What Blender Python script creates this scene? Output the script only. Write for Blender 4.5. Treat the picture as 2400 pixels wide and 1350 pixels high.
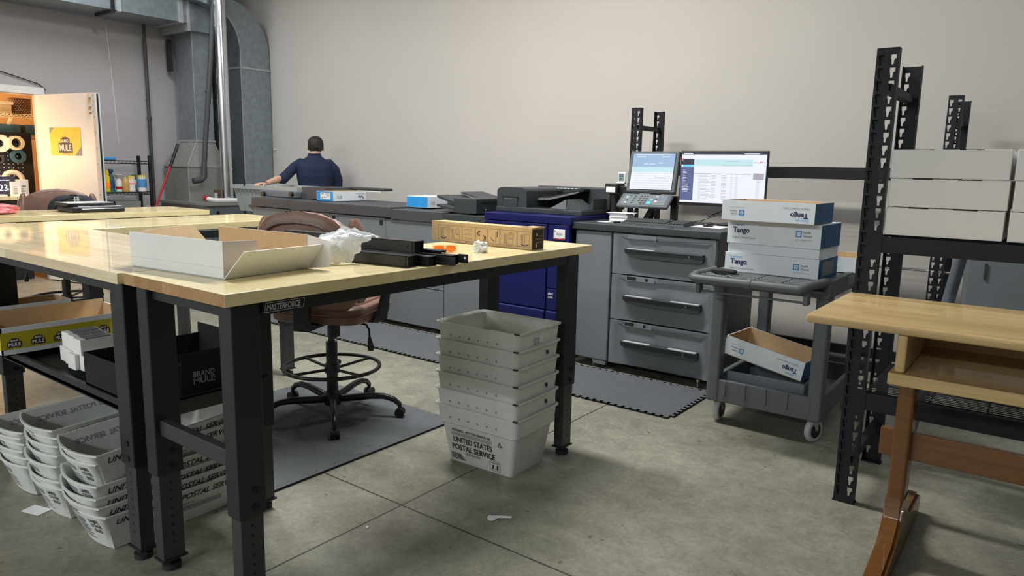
import bpy, bmesh, math, random
from mathutils import Vector as V, Matrix as M, noise as NZ
random.seed(7)
for o in list(bpy.data.objects): bpy.data.objects.remove(o)
SC = bpy.context.scene; COL = SC.collection; PI = math.pi

# ------------------------------------------------------------------ camera
def make_camera():
    yaw, pitch, roll = 0.646975, 0.163402, 0.020436
    cy, sy, cp, sp = math.cos(yaw), math.sin(yaw), math.cos(pitch), math.sin(pitch)
    f = V((-sy*cp, cy*cp, -sp)); r = V((cy, sy, 0)); u = r.cross(f)
    c, s = math.cos(roll), math.sin(roll)
    r2 = c*r+s*u; u2 = -s*r+c*u
    cd = bpy.data.cameras.new('camera'); cd.sensor_width = 36; cd.lens = 1681.04/2400*36; cd.clip_start = .05
    co = bpy.data.objects.new('camera', cd); COL.objects.link(co)
    m = M((r2, u2, -f)).transposed().to_4x4(); m.translation = V((0, 0, 1.42)); co.matrix_world = m
    SC.camera = co
make_camera()
# ------------------------------------------------------------------ world, lights, exposure
w = bpy.data.worlds.new('world'); SC.world = w; w.use_nodes = True
w.node_tree.nodes['Background'].inputs[0].default_value = (.75, .82, .9, 1); w.node_tree.nodes['Background'].inputs[1].default_value = .15
SC.view_settings.view_transform = 'Standard'; SC.view_settings.look = 'None'; SC.view_settings.gamma = 1
SC.view_settings.use_curve_mapping = False; SC.view_settings.exposure = 0.58
LIGHTS = [ # x, y, power, length, colour : ceiling strip lights along the long wall, then added fill lamps
    (-3.3, 3.2, 138, 2.2, (1, .995, .96)), (-7.3, 3.5, 58, 2.4, (.94, .98, 1)), (0.9, 3.9, 16, 2.4, (.95, .98, 1)),
    (-3.8, -6.4, 250, 2.4, (.95, .99, 1)), (-8.0, -5.6, 170, 2.4, (.95, .99, 1)), (-.6, -6.0, 215, 2.4, (.93, .97, 1))]  # fill lamps added behind the camera to brighten faces turned toward it
def make_lights():
    for x, y, p, L, c in LIGHTS:
        ld = bpy.data.lights.new('strip_or_fill_light', 'AREA'); ld.shape = 'RECTANGLE'; ld.size = L; ld.size_y = .28; ld.energy = p; ld.color = c
        lo = bpy.data.objects.new('strip_or_fill_light', ld); COL.objects.link(lo); lo.location = (x, y, 4.18)
    for (x, y, z, p) in ((-9.95, 2.5, 1.45, 46), (-11.0, 2.7, 2.6, 26)):   # the closet's warm bulb, and a second added to brighten its shelf
        ld = bpy.data.lights.new('closet_bulb_or_fill', 'POINT'); ld.shadow_soft_size = .2; ld.energy = p; ld.color = (1, .62, .3)
        lo = bpy.data.objects.new('closet_bulb_or_fill', ld); COL.objects.link(lo); lo.location = (x, y, z)
make_lights()
# ------------------------------------------------------------------ materials
MATS = {}
def nd(t, typ, **kw):
    n = t.nodes.new(typ)
    for k, v in kw.items():
        if hasattr(n, k) and not isinstance(k, int): setattr(n, k, v)
        else: n.inputs[k].default_value = v
    return n
def mat(name, col, rough=.5, metal=0, var=.06, vs=8, bump=0, bs=60, emit=0, coat=0, sub=0, trans=0, alpha=1, ecol=None, spec=.5):
    if name in MATS: return MATS[name]
    m = bpy.data.materials.new(name); m.use_nodes = True; t = m.node_tree; b = t.nodes['Principled BSDF']
    c = tuple(col)+(1,) if len(col) == 3 else col
    b.inputs['Base Color'].default_value = c; b.inputs['Roughness'].default_value = rough; b.inputs['Metallic'].default_value = metal
    b.inputs['Specular IOR Level'].default_value = spec
    if coat: b.inputs['Coat Weight'].default_value = coat; b.inputs['Coat Roughness'].default_value = .05
    if trans: b.inputs['Transmission Weight'].default_value = trans
    if alpha < 1: b.inputs['Alpha'].default_value = alpha
    if emit: b.inputs['Emission Color'].default_value = tuple(ecol or col)+(1,); b.inputs['Emission Strength'].default_value = emit
    tc = t.nodes.new('ShaderNodeTexCoord')
    if var:
        n = nd(t, 'ShaderNodeTexNoise'); n.inputs['Scale'].default_value = vs; n.inputs['Detail'].default_value = 4
        r = t.nodes.new('ShaderNodeMapRange'); r.inputs['From Min'].default_value = .3; r.inputs['From Max'].default_value = .7
        r.inputs['To Min'].default_value = 1-var; r.inputs['To Max'].default_value = 1+var
        mx = t.nodes.new('ShaderNodeVectorMath'); mx.operation = 'SCALE'; mx.inputs[0].default_value = c[:3]
        t.links.new(tc.outputs['Object'], n.inputs['Vector']); t.links.new(n.outputs['Fac'], r.inputs['Value'])
        t.links.new(r.outputs[0], mx.inputs['Scale']); t.links.new(mx.outputs[0], b.inputs['Base Color'])
    if bump:
        n = nd(t, 'ShaderNodeTexNoise'); n.inputs['Scale'].default_value = bs; n.inputs['Detail'].default_value = 3
        bp = t.nodes.new('ShaderNodeBump'); bp.inputs['Strength'].default_value = bump; bp.inputs['Distance'].default_value = .004
        t.links.new(tc.outputs['Object'], n.inputs['Vector']); t.links.new(n.outputs['Fac'], bp.inputs['Height']); t.links.new(bp.outputs[0], b.inputs['Normal'])
    if sub:  # thin translucent plastic: part of the light passes
        tr = t.nodes.new('ShaderNodeBsdfTranslucent'); tr.inputs[0].default_value = c
        mxs = t.nodes.new('ShaderNodeMixShader'); mxs.inputs[0].default_value = sub
        out = t.nodes['Material Output']; t.links.new(b.outputs[0], mxs.inputs[1]); t.links.new(tr.outputs[0], mxs.inputs[2]); t.links.new(mxs.outputs[0], out.inputs[0])
    MATS[name] = m; return m
def wood(name, axis, c1, c2, c3, rough=.65, coat=.8, bw=.42, rh=.042):
    """butcher block: glued staves along the given axis, each stave its own tone"""
    m = bpy.data.materials.new(name); m.use_nodes = True; t = m.node_tree; b = t.nodes['Principled BSDF']; MATS[name] = m
    tc = t.nodes.new('ShaderNodeTexCoord'); mp = t.nodes.new('ShaderNodeMapping')
    if axis == 'Y': mp.inputs['Rotation'].default_value = (0, 0, PI/2)
    t.links.new(tc.outputs['Object'], mp.inputs['Vector'])
    br = t.nodes.new('ShaderNodeTexBrick'); br.offset = .37; br.inputs['Scale'].default_value = 1
    br.inputs['Brick Width'].default_value = bw; br.inputs['Row Height'].default_value = rh; br.inputs['Mortar Size'].default_value = 0
    br.inputs['Color1'].default_value = c1+(1,); br.inputs['Color2'].default_value = c2+(1,)
    t.links.new(mp.outputs[0], br.inputs['Vector'])
    m2 = t.nodes.new('ShaderNodeMapping'); m2.inputs['Scale'].default_value = (2.5, 55, 55); t.links.new(mp.outputs[0], m2.inputs['Vector'])
    n = t.nodes.new('ShaderNodeTexNoise'); n.inputs['Scale'].default_value = 1.6; n.inputs['Detail'].default_value = 5; n.inputs['Distortion'].default_value = .6
    t.links.new(m2.outputs[0], n.inputs['Vector'])
    r = t.nodes.new('ShaderNodeMapRange'); r.inputs['From Min'].default_value = .42; r.inputs['From Max'].default_value = .75; r.inputs['To Max'].default_value = .5
    t.links.new(n.outputs['Fac'], r.inputs['Value'])
    mx = t.nodes.new('ShaderNodeMix'); mx.data_type = 'RGBA'; mx.inputs[7].default_value = c3+(1,)
    t.links.new(r.outputs[0], mx.inputs[0]); t.links.new(br.outputs['Color'], mx.inputs[6]); t.links.new(mx.outputs[2], b.inputs['Base Color'])
    b.inputs['Roughness'].default_value = rough; b.inputs['Coat Weight'].default_value = coat; b.inputs['Coat Roughness'].default_value = .05; b.inputs['Specular IOR Level'].default_value = .2
    return m
def floor_mat():
    m = bpy.data.materials.new('concrete'); m.use_nodes = True; t = m.node_tree; b = t.nodes['Principled BSDF']; MATS['concrete'] = m
    tc = t.nodes.new('ShaderNodeTexCoord')
    def noise(sc, det, dist=0, rough=.6):
        n = t.nodes.new('ShaderNodeTexNoise'); n.inputs['Scale'].default_value = sc; n.inputs['Detail'].default_value = det
        n.inputs['Distortion'].default_value = dist; n.inputs['Roughness'].default_value = rough; t.links.new(tc.outputs['Object'], n.inputs['Vector']); return n
    n1 = noise(1.1, 6, .4); n2 = noise(7, 12, .5, .78); n3 = noise(30, 3)
    cr = t.nodes.new('ShaderNodeValToRGB'); e = cr.color_ramp.elements
    e[0].position = .33; e[0].color = (.13, .127, .10, 1); e[1].position = .69; e[1].color = (.38, .37, .29, 1)
    x = e.new(.5); x.color = (.25, .243, .192, 1)
    ad = t.nodes.new('ShaderNodeMath'); ad.operation = 'MULTIPLY_ADD'; ad.inputs[1].default_value = .55
    t.links.new(n2.outputs['Fac'], ad.inputs[0]); 
    hf = t.nodes.new('ShaderNodeMath'); hf.operation = 'MULTIPLY'; hf.inputs[1].default_value = .45
    t.links.new(n1.outputs['Fac'], hf.inputs[0]); t.links.new(hf.outputs[0], ad.inputs[2]); t.links.new(ad.outputs[0], cr.inputs['Fac'])
    # saw-cut joints and dark flecks (real marks in the slab)
    sx = t.nodes.new('ShaderNodeSeparateXYZ'); t.links.new(tc.outputs['Object'], sx.inputs[0])
    def joint(sock, pos):
        a = t.nodes.new('ShaderNodeMath'); a.operation = 'SUBTRACT'; a.inputs[1].default_value = pos; t.links.new(sock, a.inputs[0])
        w0 = t.nodes.new('ShaderNodeMath'); w0.operation = 'MULTIPLY_ADD'; w0.inputs[1].default_value = .008; t.links.new(n2.outputs['Fac'], w0.inputs[0]); t.links.new(a.outputs[0], w0.inputs[2])
        c = t.nodes.new('ShaderNodeMath'); c.operation = 'COMPARE'; c.inputs[1].default_value = .004; c.inputs[2].default_value = .0042; t.links.new(w0.outputs[0], c.inputs[0]); return c
    j1 = joint(sx.outputs[0], -2.087); j2 = joint(sx.outputs[1], 2.014)
    vo = t.nodes.new('ShaderNodeTexVoronoi'); vo.inputs['Scale'].default_value = 7.5; vo.inputs['Randomness'].default_value = 1; vn = noise(14, 3); vm = t.nodes.new('ShaderNodeMix'); vm.data_type = 'RGBA'; vm.inputs[0].default_value = .06
    t.links.new(tc.outputs['Object'], vm.inputs[6]); t.links.new(vn.outputs['Color'], vm.inputs[7]); t.links.new(vm.outputs[2], vo.inputs['Vector'])
    lt = t.nodes.new('ShaderNodeMath'); lt.operation = 'LESS_THAN'; lt.inputs[1].default_value = .07; t.links.new(vo.outputs['Distance'], lt.inputs[0])
    mxx = t.nodes.new('ShaderNodeMath'); mxx.operation = 'MAXIMUM'; t.links.new(j1.outputs[0], mxx.inputs[0]); t.links.new(j2.outputs[0], mxx.inputs[1])
    f2 = t.nodes.new('ShaderNodeMath'); f2.operation = 'MULTIPLY'; f2.inputs[1].default_value = .55; t.links.new(lt.outputs[0], f2.inputs[0])
    mm = t.nodes.new('ShaderNodeMath'); mm.operation = 'MAXIMUM'; t.links.new(mxx.outputs[0], mm.inputs[0]); t.links.new(f2.outputs[0], mm.inputs[1])
    mx = t.nodes.new('ShaderNodeMix'); mx.data_type = 'RGBA'; mx.inputs[7].default_value = (.04, .038, .03, 1)
    t.links.new(mm.outputs[0], mx.inputs[0]); t.links.new(cr.outputs[0], mx.inputs[6]); t.links.new(mx.outputs[2], b.inputs['Base Color'])
    n4 = noise(42, 8, .2, .8); rr = t.nodes.new('ShaderNodeMapRange'); rr.inputs['From Min'].default_value = .35; rr.inputs['From Max'].default_value = .65; rr.inputs['To Min'].default_value = .80; rr.inputs['To Max'].default_value = 1.15
    t.links.new(n4.outputs['Fac'], rr.inputs['Value']); sc_ = t.nodes.new('ShaderNodeVectorMath'); sc_.operation = 'SCALE'
    t.links.new(mx.outputs[2], sc_.inputs[0]); t.links.new(rr.outputs[0], sc_.inputs['Scale']); t.links.new(sc_.outputs[0], b.inputs['Base Color'])
    b.inputs['Roughness'].default_value = .42
    bp = t.nodes.new('ShaderNodeBump'); bp.inputs['Strength'].default_value = .25; bp.inputs['Distance'].default_value = .003
    t.links.new(n3.outputs['Fac'], bp.inputs['Height']); t.links.new(bp.outputs[0], b.inputs['Normal'])
floor_mat()
wood('block_y', 'Y', (.95, .84, .49), (.85, .70, .36), (.70, .53, .26), bw=.35)
wood('block_x', 'X', (.90, .78, .52), (.74, .60, .38), (.56, .42, .25), bw=.35)
wood('end_grain', 'Y', (.52, .33, .15), (.36, .21, .09), (.30, .17, .07), coat=.2, bw=.03, rh=.045)
wood('desk_wood', 'X', (.60, .43, .20), (.48, .33, .15), (.34, .22, .09), rough=.45, coat=.25, bw=.6, rh=.05)
wood('desk_legs', 'X', (.17, .072, .018), (.15, .062, .016), (.07, .028, .009), rough=.35, coat=.4, bw=3, rh=.3)
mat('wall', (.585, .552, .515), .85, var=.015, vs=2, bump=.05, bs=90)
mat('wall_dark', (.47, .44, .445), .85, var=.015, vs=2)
mat('ceiling', (.16, .16, .16), .9); mat('wall_far', (.22, .21, .20), .9); mat('baseboard', (.58, .55, .50), .6)
mat('steel', (.019, .024, .025), .42, .2, var=.04); mat('steel_light', (.045, .05, .05), .4, .2, var=.03)
mat('hole', (.004, .004, .005), .8, var=0); mat('rubber', (.015, .015, .016), .7, var=0)
mat('rack_black', (.009, .011, .014), .55, 0, var=0, spec=.3)
mat('black', (.012, .012, .014), .35, var=0); mat('black_matte', (.02, .02, .022), .7, var=0)
mat('graphite', (.060, .062, .070), .5, var=.03, bump=.1, bs=400); mat('machine_dark', (.034, .041, .046), .45, var=.03, bump=.08, bs=500)
mat('panel_gray', (.165, .188, .205), .5, var=.02, bump=.08, bs=500); mat('panel_line', (.10, .115, .125), .5, var=0)
mat('machine_blue', (.002, .004, .085), .42, var=0, bump=.05, bs=500, spec=.35); mat('silver', (.62, .66, .68), .35, .3, var=0)
mat('white', (.82, .82, .80), .6, var=.02); mat('paper', (.85, .86, .86), .7, var=.02); mat('carton', (.74, .80, .84), .65, var=.02)
mat('carton_in', (.60, .43, .25), .8, var=.05, vs=30); mat('carton_white', (.80, .81, .80), .6, var=.02)
mat('kraft', (.62, .43, .22), .75, var=.06, vs=20); mat('kraft_ink', (.22, .16, .17), .8, var=0); mat('kraft_dark', (.035, .025, .02), .8, var=0)
mat('blue_print', (.02, .30, .72), .5, var=0); mat('blue_dark', (.006, .085, .21), .5, var=.02); mat('navy_ink', (.01, .01, .09), .5, var=0); mat('gray_ink', (.25, .26, .28), .6, var=0)  # blue_dark: carton-end blue with shade mixed into it, also bottle blue
mat('ink', (.02, .02, .025), .6, var=0); mat('foam', (.098, .108, .118), .85, var=.07, vs=14, bump=.25, bs=300); mat('foam_edge', (.02, .022, .025), .9, var=0)
mat('leather', (.21, .115, .083), .38, var=.12, vs=22, bump=.18, bs=220); mat('leather_edge', (.08, .035, .025), .4, var=0)
mat('tub', (.80, .82, .78), .38, var=.05, vs=14, sub=.3); mat('tray', (.80, .82, .78), .4, var=.05, vs=18, sub=.15)
mat('cart', (.10, .112, .118), .5, var=.04, bump=.12, bs=350); mat('wheel', (.45, .46, .47), .5, var=0); mat('chrome', (.75, .76, .78), .15, 1, var=0)
mat('zinc', (.30, .35, .385), .42, .7, var=.12, vs=14, bump=.03, bs=40); mat('zinc_light', (.50, .52, .53), .45, .6, var=.1, vs=20)
mat('alu', (.75, .76, .78), .22, 1, var=.03); mat('furnace', (.30, .30, .28), .5, .3, var=.06); mat('furnace_blue', (.13, .16, .19), .5, .1)
mat('bin_gray', (.40, .44, .43), .45, var=.03, sub=.12); mat('skin', (.62, .36, .26), .5, var=.05); mat('hair', (.018, .012, .01), .6, var=.3, vs=120, bump=.5, bs=260)
mat('shirt', (.010, .018, .055), .85, var=.15, vs=10, bump=.4, bs=18); mat('trousers', (.03, .03, .035), .9)
mat('door_white', (.80, .78, .76), .45, var=.01); mat('red', (.45, .02, .03), .4, var=0); mat('yellow', (.80, .56, .02), .5, var=.04)
mat('yellow_print', (.50, .42, .02), .6, var=.04); mat('logo_black', (.02, .018, .018), .6, var=0); mat('orange', (.95, .20, .02), .3, var=0, emit=.15, ecol=(1, .25, .02))  # orange: slight glow added to the lens and label plastic
mat('green', (.02, .22, .07), .4, var=0); mat('teal', (.05, .14, .20), .6, var=.03); mat('sky_blue', (.08, .3, .65), .5, var=0); mat('amber', (.62, .38, .12), .25, var=0)
mat('backpack', (.018, .02, .028), .8, var=.2, vs=40, bump=.4, bs=120); mat('pink', (.75, .20, .22), .4, var=.2, vs=30); mat('clear', (.75, .80, .82), .1, var=0, alpha=.35)
mat('plastic_bag', (.93, .96, .98), .25, var=.03, vs=40, bump=.5, bs=26, sub=.1); mat('plastic_thin', (.7, .78, .84), .15, var=0, alpha=.45, bump=.6, bs=30)
mat('scr_white', (.02, .02, .025), .4, var=0, emit=.64, ecol=(.88, .91, 1)); mat('scr_blue', (.02, .02, .025), .4, var=0, emit=.52, ecol=(.42, .62, .90)); mat('scr_cyan', (.02, .02, .025), .4, var=0, emit=.6, ecol=(.60, .86, .92))
mat('scr_navy', (.02, .02, .025), .4, var=0, emit=.4, ecol=(.16, .20, .46)); mat('scr_dark', (.02, .02, .03), .3, var=0, emit=.15, ecol=(.1, .1, .2)); mat('scr_gray', (.02, .02, .025), .4, var=0, emit=.34, ecol=(.72, .76, .90))
mat('scr_sel', (.02, .02, .025), .4, var=0, emit=.6, ecol=(.15, .68, .95)); mat('scr_red', (.02, .02, .025), .4, var=0, emit=.5, ecol=(.9, .25, .25)); mat('scr_digit', (.7, .75, 1), .4, var=0, emit=1.6, ecol=(.75, .82, 1))
mat('lcd', (.22, .32, .32), .3, var=0); mat('key', (.06, .065, .07), .5, var=0); mat('key_cyan', (.1, .55, .68), .4, var=0); mat('key_pink', (.75, .5, .45), .4, var=0)
mat('lamp_glow', (1, 1, 1), .5, var=0, emit=4, ecol=(1, .98, .94)); mat('closet_wall', (.80, .62, .42), .8, var=.02); mat('cream', (.80, .74, .55), .5, var=.02); mat('brown', (.12, .06, .035), .6, var=.2, vs=60)
mat('peg', (.015, .016, .02), .6, var=0); mat('peg_hole', (.75, .75, .72), .6, var=0); mat('door_edge', (.62, .56, .50), .6, var=.02)

# ------------------------------------------------------------------ mesh builder
ORG = {}; GL = {}
def glyphs(s, shear=0, bold=0):
    k = (s, shear, bold)
    if k not in GL:
        cu = bpy.data.curves.new('t', 'FONT'); cu.body = s; cu.size = 1; cu.shear = shear; cu.offset = bold; cu.resolution_u = 3; cu.fill_mode = 'FRONT'
        ob = bpy.data.objects.new('t', cu); COL.objects.link(ob); bpy.context.view_layer.update()
        me = bpy.data.meshes.new_from_object(ob.evaluated_get(bpy.context.evaluated_depsgraph_get()))
        vs = [v.co.copy() for v in me.vertices]; ps = [tuple(p.vertices) for p in me.polygons]
        x0 = min(v.x for v in vs); x1 = max(v.x for v in vs); y0 = min(v.y for v in vs); y1 = max(v.y for v in vs)
        bpy.data.objects.remove(ob); bpy.data.curves.remove(cu); bpy.data.meshes.remove(me)
        GL[k] = ([((v.x-x0)/(x1-x0), (v.y-y0)/(y1-y0)) for v in vs], ps)
    return GL[k]
class MB:
    def __init__(s): s.bm = bmesh.new(); s.mats = []
    def mi(s, m):
        if m not in s.mats: s.mats.append(m)
        return s.mats.index(m)
    def poly(s, pts, m):
        f = s.bm.faces.new([s.bm.verts.new(p) for p in pts]); f.material_index = s.mi(m); return f
    def merge(s, tb, m, mx=None):
        i = s.mi(m); vm = {}
        for v in tb.verts: vm[v] = s.bm.verts.new(mx @ v.co if mx else v.co)
        for f in tb.faces:
            try: g = s.bm.faces.new([vm[v] for v in f.verts]); g.material_index = i
            except ValueError: pass
        tb.free()
    def box(s, x0, x1, y0, y1, z0, z1, m, bev=0, mx=None, seg=2):
        tb = bmesh.new(); bmesh.ops.create_cube(tb, size=1)
        for v in tb.verts: v.co = V(((x0+x1)/2+v.co.x*(x1-x0), (y0+y1)/2+v.co.y*(y1-y0), (z0+z1)/2+v.co.z*(z1-z0)))
        if bev: bmesh.ops.bevel(tb, geom=list(tb.edges), offset=bev, segments=seg, affect='EDGES', profile=.5)
        s.merge(tb, m, mx)
    def hexa(s, b, t, m):      # two quads, bottom and top, same winding
        s.loft([b, t], m)
    def loft(s, rings, m, cap=True, closed=True):
        i = s.mi(m); rv = [[s.bm.verts.new(p) for p in r] for r in rings]; n = len(rings[0])
        for a, b in zip(rv, rv[1:]):
            for k in range(n if closed else n-1):
                q = (k+1) % n
                try: f = s.bm.faces.new((a[k], a[q], b[q], b[k])); f.material_index = i
                except ValueError: pass
        if cap:
            for r, rev in ((rv[0], True), (rv[-1], False)):
                try: f = s.bm.faces.new(list(reversed(r)) if rev else r); f.material_index = i
                except ValueError: pass
    def tube(s, pts, r, m, seg=10, closed=False, ry=None):
        pts = [V(p) for p in pts]; n = len(pts); rings = []; up = None
        for i, p in enumerate(pts):
            if closed: d = pts[(i+1) % n]-pts[i-1]
            else: d = pts[min(i+1, n-1)]-pts[max(i-1, 0)]
            d.normalize()
            if up is None: up = V((0, 0, 1)) if abs(d.z) < .9 else V((1, 0, 0))
            a = d.cross(up)
            if a.length < 1e-4: a = d.orthogonal()
            a.normalize(); b = a.cross(d); b.normalize(); up = b
            rr = r[i] if isinstance(r, (list, tuple)) else r
            r2 = ry if ry else rr
            rings.append([p+a*(math.cos(t)*rr)+b*(math.sin(t)*r2) for t in [2*PI*k/seg for k in range(seg)]])
        if closed: rings.append(rings[0])
        if closed:
            i = s.mi(m); rv = [[s.bm.verts.new(p) for p in q] for q in rings[:-1]]; rv.append(rv[0])
            for a, b in zip(rv, rv[1:]):
                for k in range(seg): f = s.bm.faces.new((a[k], a[(k+1) % seg], b[(k+1) % seg], b[k])); f.material_index = i
        else: s.loft(rings, m)
    def cyl(s, p0, p1, r, m, seg=16): s.tube([p0, p1], r, m, seg)
    def lathe(s, prof, m, loc=(0, 0, 0), seg=20, mx=None):
        L = V(loc); rings = []
        for r, z in prof:
            q = [V((r*math.cos(2*PI*k/seg), r*math.sin(2*PI*k/seg), z)) for k in range(seg)]
            rings.append([(mx @ p if mx else p)+L for p in q])
        s.loft(rings, m)
    def prism(s, pts, vec, m):
        v = V(vec); a = [V(p) for p in pts]; s.loft([a, [p+v for p in a]], m)
    def sell(s, c, sz, m, e=.5, nu=24, nv=14, mx=None):   # superellipsoid cushion
        c = V(c); rings = []
        def pw(x): return math.copysign(abs(x)**e, x)
        for j in range(nv+1):
            ph = -PI/2+PI*j/nv; ph = max(min(ph, PI/2-.02), -PI/2+.02); r = []
            for i in range(nu):
                th = 2*PI*i/nu
                p = V((sz[0]*pw(math.cos(ph))*pw(math.cos(th)), sz[1]*pw(math.cos(ph))*pw(math.sin(th)), sz[2]*pw(math.sin(ph))))
                r.append((mx @ p if mx else p)+c)
            rings.append(r)
        s.loft(rings, m)
    def text(s, t, o, r, u, w, h, m, shear=0, bold=0, off=.0012):
        vs, ps = glyphs(t, shear, bold); o, r, u = V(o), V(r).normalized(), V(u).normalized(); n = r.cross(u); i = s.mi(m)
        bv = [s.bm.verts.new(o+r*(x*w)+u*(y*h)+n*off) for x, y in vs]
        for p in ps:
            try: f = s.bm.faces.new([bv[k] for k in p]); f.material_index = i
            except ValueError: pass
    def rect(s, o, r, u, x0, x1, y0, y1, m, off=.001):     # a flat printed patch on a face
        o, r, u = V(o), V(r).normalized(), V(u).normalized(); n = r.cross(u)
        s.poly([o+r*x+u*y+n*off for x, y in ((x0, y0), (x1, y0), (x1, y1), (x0, y1))], m)
    def disc(s, c, n, r, m, seg=14, off=.0008):
        c, n = V(c), V(n).normalized(); a = n.orthogonal().normalized(); b = n.cross(a)
        s.poly([c+n*off+a*(r*math.cos(2*PI*k/seg))+b*(r*math.sin(2*PI*k/seg)) for k in range(seg)], m)
    def build(s, name, org=(0, 0, 0), smooth=50):
        me = bpy.data.meshes.new(name)
        bmesh.ops.recalc_face_normals(s.bm, faces=list(s.bm.faces))
        s.bm.to_mesh(me); s.bm.free(); me.transform(M.Translation(-V(org)))
        for m in s.mats: me.materials.append(MATS[m])
        me.shade_smooth(); me.set_sharp_from_angle(angle=math.radians(smooth))
        ob = bpy.data.objects.new(name, me); COL.objects.link(ob)
        wn = ob.modifiers.new('weighted_normal', 'WEIGHTED_NORMAL'); wn.keep_sharp = True; return ob
def tag(o, label, cat, group=None, kind=None):
    o['label'] = label; o['category'] = cat
    if group: o['group'] = group
    if kind: o['kind'] = kind
    return o
def thing(name, label, cat, loc=(0, 0, 0), rz=0, group=None):
    o = bpy.data.objects.new(name, None); o.empty_display_size = .1; COL.objects.link(o); o.location = loc; o.rotation_euler = (0, 0, rz)
    ORG[o.name] = V(loc) if not rz else V((0, 0, 0)); return tag(o, label, cat, group)
def part(name, mb, parent, label=None, local=False, smooth=50):
    org = V((0, 0, 0)) if local else ORG.get(parent.name, V((0, 0, 0)))
    o = mb.build(name, org, smooth); o.parent = parent; ORG[o.name] = org
    if label: o['label'] = label
    return o
def solo(name, mb, label, cat, group=None, org=None, rz=0, smooth=50):
    if org is None:
        xs = [v.co for v in mb.bm.verts]; lo = [min(c[i] for c in xs) for i in range(3)]; hi = [max(c[i] for c in xs) for i in range(3)]
        org = V(((lo[0]+hi[0])/2, (lo[1]+hi[1])/2, lo[2]))
    o = mb.build(name, org, smooth); o.location = org; ORG[o.name] = V(org); return tag(o, label, cat, group)
def struct(name, mb): o = mb.build(name); o['kind'] = 'structure'; ORG[o.name] = V((0, 0, 0)); return o
def dup(root, loc=None, rot=None, label=None, group=None):
    r = root.copy(); COL.objects.link(r)
    if loc is not None: r.location = loc
    if rot is not None: r.rotation_euler = rot
    if label: r['label'] = label
    if group: r['group'] = group
    for ch in list(root.children):
        c = ch.copy(); COL.objects.link(c); c.parent = r
        for g in list(ch.children):
            d = g.copy(); COL.objects.link(d); d.parent = c
    return r
def remesh(ob, vox, smooth=4):
    ob.modifiers.clear(); m = ob.modifiers.new('r', 'REMESH'); m.mode = 'VOXEL'; m.voxel_size = vox
    s = ob.modifiers.new('s', 'SMOOTH'); s.factor = .5; s.iterations = smooth
    bpy.context.view_layer.update()
    me = bpy.data.meshes.new_from_object(ob.evaluated_get(bpy.context.evaluated_depsgraph_get()))
    old = ob.data; ob.modifiers.clear(); mats = list(old.materials); ob.data = me
    me.materials.clear()
    for q in mats: me.materials.append(q)
    for p in me.polygons: p.material_index = 0
    me.shade_smooth()
def boolean(ob, cut):
    ob.modifiers.clear(); cut.modifiers.clear(); m = ob.modifiers.new('b', 'BOOLEAN'); m.object = cut; m.operation = 'DIFFERENCE'; m.solver = 'EXACT'; bpy.context.view_layer.update()
    me = bpy.data.meshes.new_from_object(ob.evaluated_get(bpy.context.evaluated_depsgraph_get())); ob.modifiers.clear(); ob.data = me
    bpy.data.objects.remove(cut); me.set_sharp_from_angle(angle=math.radians(35))

# ================================================================== the room
WX, WY, CZ = -9.6, 6.02, 4.4
b = MB(); b.box(-12.5, 3.2, -8.2, WY+.15, -.1, 0, 'concrete'); struct('floor', b)
b = MB(); b.box(-12.5, 3.2, -8.2, WY+.15, CZ, CZ+.1, 'ceiling'); struct('ceiling', b)
b = MB(); b.box(-12.5, 3.2, WY, WY+.12, 0, CZ, 'wall'); struct('wall_back', b)
b = MB(); b.box(3, 3.12, -8.2, WY, 0, CZ, 'wall_far'); struct('wall_right', b)
b = MB(); b.box(-12.5, 3, -8.2, -8.08, 0, CZ, 'wall_far'); struct('wall_front', b)
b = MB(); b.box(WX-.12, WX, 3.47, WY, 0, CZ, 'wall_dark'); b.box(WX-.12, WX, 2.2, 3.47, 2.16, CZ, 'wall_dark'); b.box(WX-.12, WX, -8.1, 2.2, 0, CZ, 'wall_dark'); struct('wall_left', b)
b = MB(); b.box(-8.6, 3, WY-.014, WY, 0, .10, 'baseboard'); struct('baseboard_back', b)
b = MB()   # door casing
b.box(WX, WX+.02, 3.45, 3.53, 0, 2.168, 'door_white'); b.box(WX, WX+.026, 2.10, 3.55, 2.17, 2.25, 'door_white'); b.box(WX, WX+.02, 2.12, 2.2, 0, 2.16, 'door_white'); struct('trim_1', b)
b = MB(); b.box(-11.9, -11.8, 1.6, 4.6, 0, 2.9, 'closet_wall'); b.box(-11.9, WX-.12, 1.5, 1.6, 0, 2.9, 'closet_wall'); b.box(-11.9, WX-.12, 4.6, 4.7, 0, 2.9, 'closet_wall'); b.box(-11.9, WX-.12, 1.5, 4.7, 2.9, 3.0, 'closet_wall'); struct('wall_closet', b)

# open closet door, hinged on the far jamb, swung into the room
da, db = V((-9.57, 3.437, 0)), V((-8.54, 3.66, 0)); dd = (db-da).normalized(); dn = V((dd.y, -dd.x, 0))   # dn: the side facing the tables
W = (db-da).length
def DP(u, z, o=0): return da+dd*u+dn*o+V((0, 0, z))
b = MB(); b.prism([DP(0, .015), DP(W, .015), DP(W, .015, -.045), DP(0, .015, -.045)], (0, 0, 2.145), 'door_white')
door = b.build('door_1'); door['kind'] = 'structure'; ORG[door.name] = V((0, 0, 0))
b = MB(); b.prism([DP(W+.002, .02, -.018), DP(W+.012, .02, -.018), DP(W+.012, .02, -.03), DP(W+.002, .02, -.03)], (0, 0, 2.13), 'black'); part('weather_strip', b, door)
b = MB(); b.prism([DP(W+.002, .02, -.034), DP(W+.02, .02, -.034), DP(W+.02, .02, -.044), DP(W+.002, .02, -.044)], (0, 0, 2.14), 'door_white')
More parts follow.
